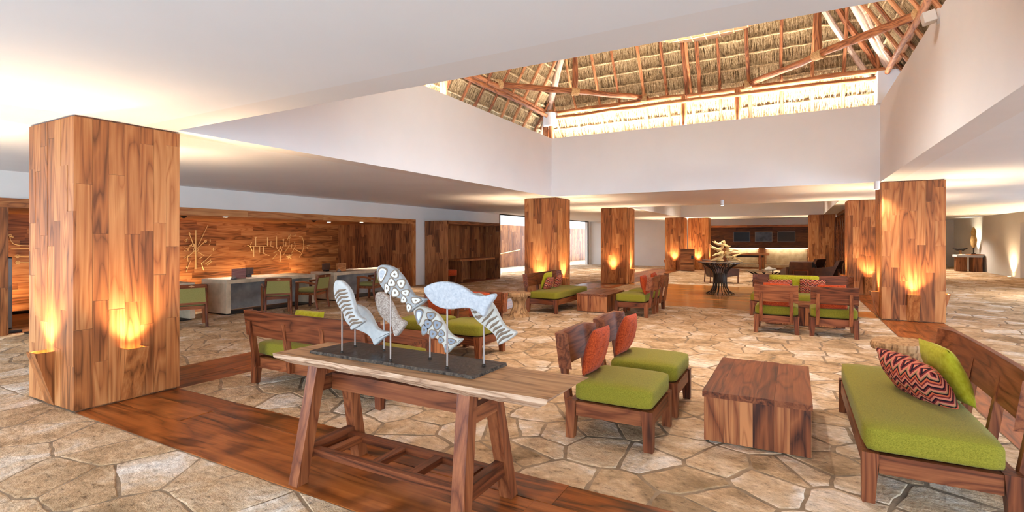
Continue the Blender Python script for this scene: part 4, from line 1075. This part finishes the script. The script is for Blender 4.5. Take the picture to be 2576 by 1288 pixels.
# wall washing floor lamps behind the desks
for i, y_ in enumerate((4.4, 6.2, 8.0, 9.8, 11.6)):
    o = MB().rbox(-0.06, 0.06, -0.35, 0.35, 0, 0.06, 0.008).build('floor_washer', M['iron'], None, (AX+0.55, y_, 0.004)); tag(o, 'low floor lamp washing the boarded wall ' + ['behind the half hidden desk', 'between the half hidden and middle desks', 'behind the middle desk', 'between the middle and farthest desks', 'behind the farthest desk'][i], 'floor lamp', 'wall washers behind the desks')
    area('wash', (0, 0, 0.07), (-0.55, 0, 1), 20, WARM, 0.1, 0.7, o)

# brass wall sculptures on the back boards
AXF = AX + 0.06
def zk(x, y): return 440 + x/6.779, 540 + y/6.779
def brass(name, label, lines, rings=(), arcs=(), zfun=zk):
    P0 = at_x(*zfun(*lines[0][0]), AXF); r = empty(name, P0); tag(r, label, 'wall art', 'brass wall sculptures'); O = Vector(P0)
    for ln in lines:
        rad = ln[2] if len(ln) > 2 and not isinstance(ln[2], tuple) else 0.010
        pts = [Vector(at_x(*zfun(*p), AXF)) - O for p in ln if isinstance(p, tuple)]
        if len(pts) > 1: MB().tube(pts, rad, 6).build('rod', M['brass'], r)
    for (x, y, rad) in rings:
        c_ = Vector(at_x(*zfun(x, y), AXF)) - O
        MB().tube([c_ + Vector((0, rad*math.cos(a), rad*math.sin(a))) for a in [2*math.pi*k/16 for k in range(17)]], 0.010, 6).build('ring', M['brass'], r)
    return r
brass('brass_sun_sculpture', 'brass sun wheel sculpture with long rays on the boarded wall beside the largest pillar',
      [[(357,262),(357,930),0.016],[(400,520),(560,180),0.012],[(340,610),(215,720),0.014],[(215,720),(225,800)],[(335,560),(240,310),0.011],[(240,300),(275,340)],[(385,570),(520,450),0.011],[(520,450),(540,430)],
       [(600,420),(600,470),0.012],[(600,490),(580,520)],[(655,560),(655,620),0.01],[(620,590),(690,590)],[(310,640),(160,740)],[(400,640),(500,700)],[(420,750),(470,720)],[(455,830),(540,760),(620,680),0.014],[(520,840),(610,770),0.014],[(550,860),(630,790),0.014],
       [(455,830),(490,950)],[(265,790),(190,980)],[(165,440),(215,410)],[(175,470),(205,440)],[(160,560),(220,580),(215,610)],[(250,530),(310,490)],[(225,620),(235,560),(290,520)],[(195,890),(215,910)],[(160,610),(200,620)]],
      rings=((357,595,0.062),(520,455,0.03),(310,520,0.04)))
brass('brass_fish_sculpture', 'brass fish bone sculpture with curved tail on the boards above the middle desk',
      [[(1290,540),(1560,540),0.009],[(1378,385),(1378,540),0.014],[(1360,385),(1400,385)],[(1578,385),(1578,540),0.014],[(1560,500),(1590,500)],[(1735,375),(1735,545),(1745,580),0.013],[(1345,540),(1345,720),0.014],[(1447,540),(1447,645),0.011],[(1512,540),(1512,660),0.012],
       [(1510,660),(1610,700)],[(1240,520),(1290,545),(1320,625)],[(1290,520),(1310,470),0.012],[(1640,450),(1635,540),(1680,550)],[(1850,440),(1850,530),(1830,570)],[(1895,460),(1892,540)],[(1948,420),(1948,530),(1900,600),(1850,690),0.011],[(1945,370),(1945,330)],[(1960,365),(1975,335)],[(2005,370),(2065,345),0.014],[(1910,440),(1930,400)],
       [(2040,460),(2050,540),(2020,600),(1985,660),0.012],[(1995,500),(1985,575)],[(2120,375),(2170,380),(2195,460),(2195,560),(2170,650),(2120,730),0.013],[(2250,530),(2290,525),0.016],[(2250,555),(2270,580),0.014],[(2050,590),(2150,650)],
       [(1800,640),(1800,800),0.014],[(1765,610),(1680,650)],[(1740,670),(1660,760)],[(1800,530),(1800,570)],[(1905,700),(1985,750)],[(1890,720),(2000,680)],[(1930,760),(1960,680)],[(1905,750),(1990,690)]],
      rings=((1798,605,0.06),(1948,390,0.035),(1850,430,0.025)))
zl = lambda x, y: (x/3.222, 480 + y/3.222)
brass('brass_key_sculpture', 'brass key shaped sculpture peeking out beside the largest pillar next to the dark monitor', [[(78,365),(85,400),(110,430),(160,442),(240,445),0.012],[(75,370),(110,375)],[(85,468),(240,466),0.014],[(120,530),(240,531),0.013],[(125,580),(240,580),0.013]],
      rings=((142,530,0.03),(145,580,0.03),(82,360,0.02)), zfun=zl)
# tall dark monitor on a stand at the alcove end
tvs = empty('display_stand', (-11.86, 3.56, 0.0)); tag(tvs, 'tall dark display seen edge on at the near end of the alcove', 'display')
MB().rbox(-0.42, 0.03, -0.05, 0.03, 0.06, 1.30, 0.015).build('screen', M['black'], tvs)
MB().rbox(0.031, 0.05, -0.04, 0.02, 0.08, 1.28, 0.006).build('edge_trim', M['bezel'], tvs)
MB().rbox(-0.45, 0.16, -0.12, 0.12, 0.003, 0.05, 0.01).build('foot', M['black'], tvs)
pn = empty('sign_stand', (-11.50, 3.74, 0)); tag(pn, 'slim dark sign stand half hidden by the largest pillar in front of the alcove', 'sign stand')
MB().rbox(-0.02, 0.30, 0.0, 0.05, 0.03, 0.85, 0.008).build('panel', M['black'], pn); MB().rbox(-0.02, 0.3, -0.1, 0.15, 0.0, 0.03, 0.006).build('foot', M['black'], pn)

# ------------------------------------------------------------------ wooden booth beside the alcove
bt = empty('wooden_booth', (-11.1, 16.4, 0)); tag(bt, 'dark wooden booth with a built in counter between reception and exit', 'booth')
bx0, bx1, by0, by1, bh = -0.48, 0.50, -1.85, 1.80, 2.27
plank_field(bt, (bx0, by0+0.06, 0.0), X, Z, -Y, bx1-bx0, bh, 0.16, M['dark_z'], 41, 0.7, 1.6, th=0.06)
plank_field(bt, (bx0, by1-0.06, 0.0), X, Z, Y, bx1-bx0, bh, 0.16, M['dark_z'], 42, 0.7, 1.6, th=0.06)
plank_field(bt, (bx0, by0, bh-0.12), X, Y, Z, bx1-bx0, by1-by0, 0.25, M['dark_y'], 43, 1.2, 2.4, th=0.12)
plank_field(bt, (bx0+0.02, by0, 0.0), Y, Z, X, by1-by0, bh-0.12, 0.17, M['dark_z'], 44, 0.6, 1.5, th=0.03)
MB().rbox(bx0+0.05, 0.30, -0.75, by1-0.07, 0.80, 0.87, 0.008).build('counter_top', M['dark_y'], bt)
for y_ in (-0.6, 1.0): MB().rbox(bx0+0.06, 0.25, y_, y_+0.09, 0.0, 0.80, 0.006).build('counter_leg', M['dark_z'], bt)
MB().rbox(bx0, bx1, by0+0.06, by1-0.06, 0.0, 0.02, 0.004).build('floor_panel', M['furn_y'], bt)
st = empty('red_seat', (-10.95, 15.05, 0.022)); tag(st, 'red upholstered low seat inside the wooden booth', 'seat')
MB().rbox(-0.25, 0.25, -0.25, 0.25, 0.28, 0.50, 0.04, 3).build('cushion', M['rust'], st)
for sx in (-1, 1):
    for sy in (-1, 1): MB().hexa([(sx*0.2-0.02,sy*0.2-0.02,0),(sx*0.2+0.02,sy*0.2-0.02,0),(sx*0.2+0.02,sy*0.2+0.02,0),(sx*0.2-0.02,sy*0.2+0.02,0),(sx*0.2-0.03,sy*0.2-0.03,0.29),(sx*0.2+0.03,sy*0.2-0.03,0.29),(sx*0.2+0.03,sy*0.2+0.03,0.29),(sx*0.2-0.03,sy*0.2+0.03,0.29)]).build('leg', M['furn_z'], st)

# ------------------------------------------------------------------ branch table and driftwood
bt2 = empty('branch_table', (-1.93, 16.2, 0)); tag(bt2, 'round table on a dark metal tree shaped base in the hall centre', 'table')
tr = random.Random(21)
MB().lathe([(0.60, 0.925), (0.62, 0.93), (0.62, 0.945), (0.60, 0.95)], n=40).build('glass_top', plain('smoked_glass', srgb(70, 62, 54), 0.1, spec=0.6), bt2)
MB().lathe([(0.185, 0.32), (0.19, 0.33), (0.19, 0.60), (0.185, 0.61)], n=24).build('band', M['iron'], bt2)
for k in range(20):
    a = 2*math.pi*k/20 + tr.uniform(-0.05, 0.05); rb = tr.uniform(0.34, 0.42)
    MB().tube([(rb*math.cos(a), rb*math.sin(a), 0.012), (0.26*math.cos(a), 0.26*math.sin(a), 0.09), (0.19*math.cos(a), 0.19*math.sin(a), 0.22), (0.175*math.cos(a), 0.175*math.sin(a), 0.5)], 0.013, 6).build('root', M['iron'], bt2)
for k in range(22):
    a = 2*math.pi*k/22; r1 = tr.uniform(0.25, 0.58); a2 = a + tr.uniform(-0.25, 0.25)
    p2 = (0.26*math.cos(a), 0.26*math.sin(a), 0.74)
    b_ = MB().tube([(0.178*math.cos(a), 0.178*math.sin(a), 0.5), (0.19*math.cos(a), 0.19*math.sin(a), 0.64), p2, (r1*math.cos(a2), r1*math.sin(a2), 0.925)], [0.014, 0.013, 0.012, 0.009], 6)
    b_.tube([p2, (0.45*math.cos(a-0.3), 0.45*math.sin(a-0.3), 0.87), (0.56*math.cos(a-0.4), 0.56*math.sin(a-0.4), 0.925)], [0.010, 0.009, 0.007], 6)
    b_.build('branch', M['iron'], bt2)
dw = empty('driftwood_sculpture', (-1.93, 16.2, 0.965)); tag(dw, 'golden driftwood branch sculpture standing on the round metal table', 'sculpture')
ex, ey = Vector((math.cos(YAW), math.sin(YAW), 0)), Vector((-math.sin(YAW), math.cos(YAW), 0))
def dpt(px, py, o=0.0):   # centimetre like layout of the branches, spread in depth
    return ex*((px-560)/6.78/1290*15.1) + Z*((535-py)/6.78/1290*15.1) + ey*o
trunk = [[(560,480),(600,400),(570,330),(640,250),(640,190),(560,230)], [(600,400),(540,400),(400,440)], [(560,480),(480,490),(375,520)], [(580,330),(480,330),(395,250)], [(560,340),(430,300),(380,290)], [(600,250),(500,240),(425,200)], [(500,235),(480,190)],
         [(640,380),(690,400),(680,510)], [(660,420),(720,380),(770,350),(850,350)], [(740,370),(770,330)], [(650,450),(760,460),(860,430),(960,390),(1000,400)], [(780,470),(860,520),(910,535)], [(640,260),(690,290),(710,270)], [(690,300),(680,340),(650,400)], [(560,470),(620,430),(660,420)], [(570,330),(520,350),(500,370)]]
for k, ln in enumerate(trunk):
    o = tr.uniform(-0.12, 0.12); m_ = len(ln)
    r0 = 0.066 if k < 2 else tr.uniform(0.042, 0.06)
    pts = [dpt(x_, y_, o*(0.2 + 0.8*i/(m_-1))) for i, (x_, y_) in enumerate(ln)]
    fine = []
    for i in range(m_-1):
        for q in range(4): fine.append(pts[i].lerp(pts[i+1], q/4) + Vector((tr.uniform(-1, 1), tr.uniform(-1, 1), tr.uniform(-1, 1)))*0.010)
    fine.append(pts[-1])
    MB().tube(fine, [max(0.010, r0*(1-0.75*i/(len(fine)-1)))*tr.uniform(0.8, 1.25) for i in range(len(fine))], 8).build('branch', M['driftwood'], dw)
MB().lathe([(0.10, 0), (0.12, 0.02), (0.09, 0.05), (0.05, 0.08)], n=14).build('root_knot', M['driftwood'], dw)

# ------------------------------------------------------------------ far bar wall with three screens
bw_ = struct('wall_bar', MB().box(-4.6, 0.7, WB-0.16, WB-0.02, 1.14, 2.40), M['dark_x'], 'dark horizontal boards above the bar carrying three screens')
plank_field(bw_, (-4.6, WB-0.16, 1.14), Z, X, -Y, 1.14, 5.3, 0.16, M['bar_x'], 61, 0.8, 2.2)
plank_field(bw_, (-4.6, WB-0.16, 2.28), Z, X, -Y, 0.12, 5.3, 0.12, M['panel_x'], 62, 1.2, 2.6, th=0.3)
plank_field(bw_, (-4.6, WB-0.16, 0.0), X, Z, -Y, 1.2, 1.14, 0.2, M['dark_z'], 63, 3, 4)
plank_field(bw_, (-1.75, WB-0.16, 0.0), X, Z, -Y, 0.3, 1.14, 0.3, M['dark_z'], 64, 3, 4, th=0.06)
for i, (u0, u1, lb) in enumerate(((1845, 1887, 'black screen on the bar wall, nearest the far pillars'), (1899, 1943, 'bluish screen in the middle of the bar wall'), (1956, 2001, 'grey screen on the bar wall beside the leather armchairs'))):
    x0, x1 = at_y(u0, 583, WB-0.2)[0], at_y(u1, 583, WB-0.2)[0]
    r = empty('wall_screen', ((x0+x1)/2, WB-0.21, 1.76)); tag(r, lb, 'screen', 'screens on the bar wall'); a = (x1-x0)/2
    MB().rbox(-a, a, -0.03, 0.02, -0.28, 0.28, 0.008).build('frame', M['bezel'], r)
    MB().box(-a+0.025, a-0.025, -0.034, -0.029, -0.255, 0.255).build('glass', [M['screen'], plain('painted_reflection_glass', srgb(48, 52, 62), 0.3, noise=srgb(96, 106, 122), nscale=3, spec=0.1), plain('grey_screen_glass', srgb(50, 46, 40), 0.3, spec=0.1)][i], r)  # middle glass has a reflection painted in as paler blue grey
for i, (x0, x1) in enumerate(((-3.3, -1.75), (-1.4, 0.6))):
    r = empty('bar_niche', ((x0+x1)/2, WB-0.1, 0)); r.parent = bw_; r['label'] = 'lit stone backed niche of the bar'; a = (x1-x0)/2
    MB().rbox(-a, a, -0.02, 0.02, 0.28, 1.14, 0.005).build('back_slab', M['stone_wall'], r)
    MB().rbox(-a-0.02, a+0.02, -0.5, -0.03, 0.10, 0.26, 0.01).build('counter', M['stone_wall'], r)
    MB().rbox(-a, a, -0.46, -0.05, 0.004, 0.10, 0.006).build('plinth', M['dark_x'], r)
    for sx in (-1, 1): MB().box(sx*a-0.04, sx*a+0.04, -0.09, -0.02, 0.26, 1.16).build('side_trim', M['slab'], r)
    MB().box(-a, a, -0.10, -0.04, 1.11, 1.138).build('light_strip', M['strip'], r)
    area('strip_light', (0, -0.2, 1.08), (0, 0.5, -1), 5, SOFT, 2*a*0.9, 0.06, r)
# high bar table
hb = empty('bar_table', (-2.1, 28.2, 0)); tag(hb, 'long dark high table in front of the bar niches', 'table')
MB().rbox(-1.35, 1.0, -0.28, 0.28, 0.83, 0.93, 0.01).build('table_top', M['dark_x'], hb)
MB().rbox(-1.1, 0.75, -0.05, 0.05, 0.72, 0.82, 0.006).build('beam', M['iron'], hb)
for x_ in (-1.0, 0.60): MB().rbox(x_-0.06, x_+0.06, -0.2, 0.2, 0.0, 0.83, 0.006).build('leg', M['furn_z'], hb)
# louvred cabinet
cb = empty('louvred_cabinet', (-4.77, 27.15, 0)); tag(cb, 'dark brown louvred cabinet standing before the far pillars', 'cabinet')
MB().box(-0.30, 0.30, -0.2, 0.2, 0.02, 1.10).build('body', M['dark_x'], cb)
for k in range(11): MB().rbox(-0.31, 0.31, -0.225, -0.195, 0.05+k*0.095, 0.135+k*0.095, 0.006).build('slat', M['dark_x'], cb)
MB().rbox(0.20, 0.314, -0.235, -0.2, 0.62, 0.80, 0.004).build('vent', M['black'], cb)
MB().rbox(-0.33, 0.33, -0.235, 0.22, 1.10, 1.14, 0.006).build('lid', M['dark_x'], cb)
# leather armchairs
LC = None
def armchair(x, y, rz, label):
    global LC
    if LC is None:
        r = empty('leather_armchair')
        MB().hexa([(-0.36,-0.30,0.22),(0.36,-0.30,0.22),(0.36,0.40,0.30),(-0.36,0.40,0.30),(-0.36,-0.34,0.36),(0.36,-0.34,0.36),(0.36,0.40,0.44),(-0.36,0.40,0.44)]).build('seat', M['leather'], r)
        MB().hexa([(-0.36,-0.42,0.20),(0.36,-0.42,0.20),(0.36,-0.28,0.22),(-0.36,-0.28,0.22),(-0.33,-0.66,0.84),(0.33,-0.66,0.84),(0.33,-0.56,0.86),(-0.33,-0.56,0.86)]).build('backrest', M['leather'], r)
        for sx in (-1, 1):
            MB().hexa([(sx*0.40-0.035,-0.42,0.20),(sx*0.40+0.035,-0.42,0.20),(sx*0.40+0.035,0.38,0.28),(sx*0.40-0.035,0.38,0.28),(sx*0.40-0.035,-0.60,0.66),(sx*0.40+0.035,-0.60,0.66),(sx*0.40+0.035,0.40,0.52),(sx*0.40-0.035,0.40,0.52)]).build('arm_panel', M['leather'], r)
            MB().tube([(sx*0.40, 0.36, 0.003), (sx*0.40, 0.36, 0.30)], 0.022, 6).build('leg', M['furn_z'], r)
            MB().tube([(sx*0.22, -0.62, 0.003), (sx*0.22, -0.585, 0.55)], 0.022, 6).build('leg', M['furn_z'], r)
        MB().tube([(-0.22, -0.585, 0.55), (0.22, -0.585, 0.55)], 0.022, 6).build('back_bar', M['furn_x'], r)
        LC = r
    else: r = copy_tree(LC)
    r.location = (x, y, 0); r.rotation_euler = (0, 0, rz); tag(r, label, 'armchair', 'brown leather lounge armchairs')
armchair(-2.35, 20.6, R(-55), 'brown leather armchair behind the round metal table')
armchair(0.05, 20.6, R(12), 'brown leather armchair seen from behind above the far bench')
armchair(0.35, 23.6, R(60), 'brown leather armchair farther back beside the far pillar')
armchair(0.82, 21.7, R(75), 'brown leather armchair with a dark pillow beside the curved screen')
pillow('black', (0.60, 21.72, 0.62), R(75), R(-24), R(0), 'dark pillow on the armchair beside the curved screen', 0.42, 0.40, 0.14)
rt_ = empty('branch_coffee_table', (-0.95, 21.6, 0)); tag(rt_, 'low table of twisted dark branches carrying a white shell', 'coffee table')
for k in range(9):
    a = 2*math.pi*k/9; MB().tube([(0.5*math.cos(a), 0.4*math.sin(a), 0.02), (0.2*math.cos(a+0.6), 0.2*math.sin(a+0.6), 0.16), (0.62*math.cos(a+1.2), 0.5*math.sin(a+1.2), 0.40)], [0.035, 0.03, 0.022], 6).build('branch', M['iron'], rt_)
MB().lathe([(0.66, 0.405), (0.68, 0.41), (0.68, 0.42)], n=32).build('glass_top', plain('clear_smoked_glass', srgb(150, 130, 105), 0.08), rt_)
so = empty('white_shell', (-0.85, 21.5, 0.428)); tag(so, 'white shell lying on the low branch table', 'shell')
MB().lathe([(0.02, 0.0), (0.13, 0.01), (0.16, 0.06), (0.11, 0.12), (0.04, 0.15), (0.01, 0.16)], n=16).build('body', M['fish_white'], so); MB().tube([(0.1, 0, 0.05), (0.2, 0.03, 0.07), (0.27, 0.02, 0.05)], [0.07, 0.045, 0.01], 8).build('spire', M['fish_white'], so)

# ------------------------------------------------------------------ side passage: stair, console, glow
sta = empty('stair', (6.0, 37.6, 0)); tag(sta, 'stone stair rising at the end of the side passage', kind='structure')
for k in range(10): MB().rbox(-3.4, 1.6-k*0.26, -0.05, 1.3, 0.002+k*0.17, (k+1)*0.17, 0.008).build('step', M['stone_wall'], sta)
hl = empty('lit_handrail', (6.4, WE-0.06, 0)); tag(hl, 'slanting lit handrail slot on the wall above the stair', 'handrail')
MB().hexa([(0.1,-0.02,0.85),(0.22,-0.02,0.85),(0.22,0.02,0.85),(0.1,0.02,0.85),(-1.3,-0.02,2.15),(-1.18,-0.02,2.15),(-1.18,0.02,2.15),(-1.3,0.02,2.15)]).build('slot', plain('lit_slot', (1, 0.95, 0.85), 0.4, emit=(1, 0.92, 0.8), estr=1.2), hl)
pc = empty('passage_console', (7.72, 33.8, 0)); tag(pc, 'small console with white top and dark block legs by the side passage wall', 'console table')
MB().rbox(-0.62, 0.40, -0.55, 0.30, 0.72, 0.84, 0.01).build('white_top', M['white_top'], pc)
MB().rbox(-0.1, 0.42, -0.62, 0.45, 0.841, 0.875, 0.006).build('slab', M['dark_x'], pc)
MB().rbox(-0.55, -0.12, -0.1, 0.25, 0.0, 0.72, 0.008).build('leg', M['dark_z'], pc); MB().rbox(0.02, 0.38, -0.5, 0.2, 0.0, 0.72, 0.008).build('leg', M['dark_z'], pc)
ds = empty('carved_mask', (7.92, 34.0, 0.876)); tag(ds, 'tall pale carved ornament glowing on the passage console', 'ornament')
MB().lathe([(0.09, 0), (0.10, 0.02), (0.03, 0.06), (0.03, 0.28), (0.05, 0.30)], n=14).build('stand', M['iron'], ds)
MB().lathe([(0.03, 0.30), (0.10, 0.42), (0.14, 0.70), (0.09, 0.95), (0.11, 1.10), (0.06, 1.28), (0.02, 1.36)], n=16).build('body', M['driftwood'], ds)
db = empty('dark_bowl_ornament', (7.35, 33.75, 0.842)); tag(db, 'small dark boat shaped ornament on the white end of the passage console', 'ornament')
MB().lathe([(0.10, 0), (0.05, 0.03), (0.05, 0.20), (0.08, 0.22)], n=12).build('stand', M['slab'], db); MB().tube([(-0.30, 0, 0.33), (-0.12, 0, 0.26), (0.1, 0, 0.26), (0.28, 0, 0.34)], [0.03, 0.07, 0.07, 0.02], 8).build('hull', M['iron'], db)
spot('ornament_glow', (7.86, 34.35, 0.95), (0.35, 0.1, 1), 260, (1, 0.85, 0.6), 80, 0.9, 0.05)
gl = empty('floor_uplight', (8.06, 29.6, 0.0)); tag(gl, 'small floor uplight grazing the passage wall near the doorway', 'floor lamp')
MB().lathe([(0.07, 0.001), (0.07, 0.02), (0.055, 0.022)], n=16).build('rim', M['steel'], gl); MB().lathe([(0.05, 0.0225), (0.05, 0.024)], n=16).build('lens', M['lamp'], gl)
spot('uplight', (0, 0, 0.04), (-0.35, 0, 1), 420, WARM, 120, 1.0, 0.03, gl)

for yy, lb in ((26.2, 'floor uplight on the passage wall before the recessed doorway'), (23.4, 'floor uplight at the open end of the passage wall')):
    g2 = copy_tree(gl); g2.location = (8.06, yy, 0); g2['label'] = lb
# surface mounted ceiling lamps
def can_light(x, y, label, w=None, z=CZ):
    r = empty('can_light', (x, y, z)); tag(r, label, 'ceiling light', 'white cylinder ceiling lights')
    MB().lathe([(0.045, 0), (0.05, -0.004), (0.05, -0.16), (0.044, -0.165)], n=16).build('can', M['white'], r)
    MB().lathe([(0.036, -0.1655), (0.036, -0.168)], n=16).build('lens', M['lampw'], r)
    spot('downlight', (0, 0, -0.19), (0, 0, -1), w or DOWN_W, SOFT, 130, 0.9, 0.05, r)
can_light(-1.86, 16.1, 'small white cylinder light on the ceiling above the driftwood', 120)
can_light(5.6, 29.0, 'white cylinder light on the passage ceiling before the stair', 300)
can_light(-8.1, 26.0, 'added white cylinder light out of sight on the ceiling before the beige far wall', 340)  # added behind a pillar to brighten the far wall
can_light(-10.2, 22.0, 'added white cylinder light out of sight on the ceiling inside the exit opening', 300)  # second lamp added for the far wall, covered by the bench pillar
can_light(4.2, 36.2, 'added white cylinder light out of sight on the ceiling above the stair', 300)  # fill for the dim passage, placed where the wide pillar covers it
can_light(6.8, 19.5, 'added white cylinder light out of sight on the passage ceiling near its open end', 300)  # passage fill lamp added outside the frame
can_light(6.5, 33.5, 'added white cylinder light on the ceiling above the passage console', 380)  # extra lamp to lift the passage wall
can_light(1.42, 12.35, 'small white cylinder light at the corner of the wide pillar')

for k, (x_, y_) in enumerate(((-3.6, 20.5), (-0.4, 20.5), (-3.6, 25.2), (-0.4, 25.2))):  # lounge lamps added out of view to light the far area
    can_light(x_, y_, 'added white cylinder light in the raised lounge ceiling above the ' + ['round metal table', 'back turned armchair', 'high bar table', 'curved screen'][k], 260, 4.4)
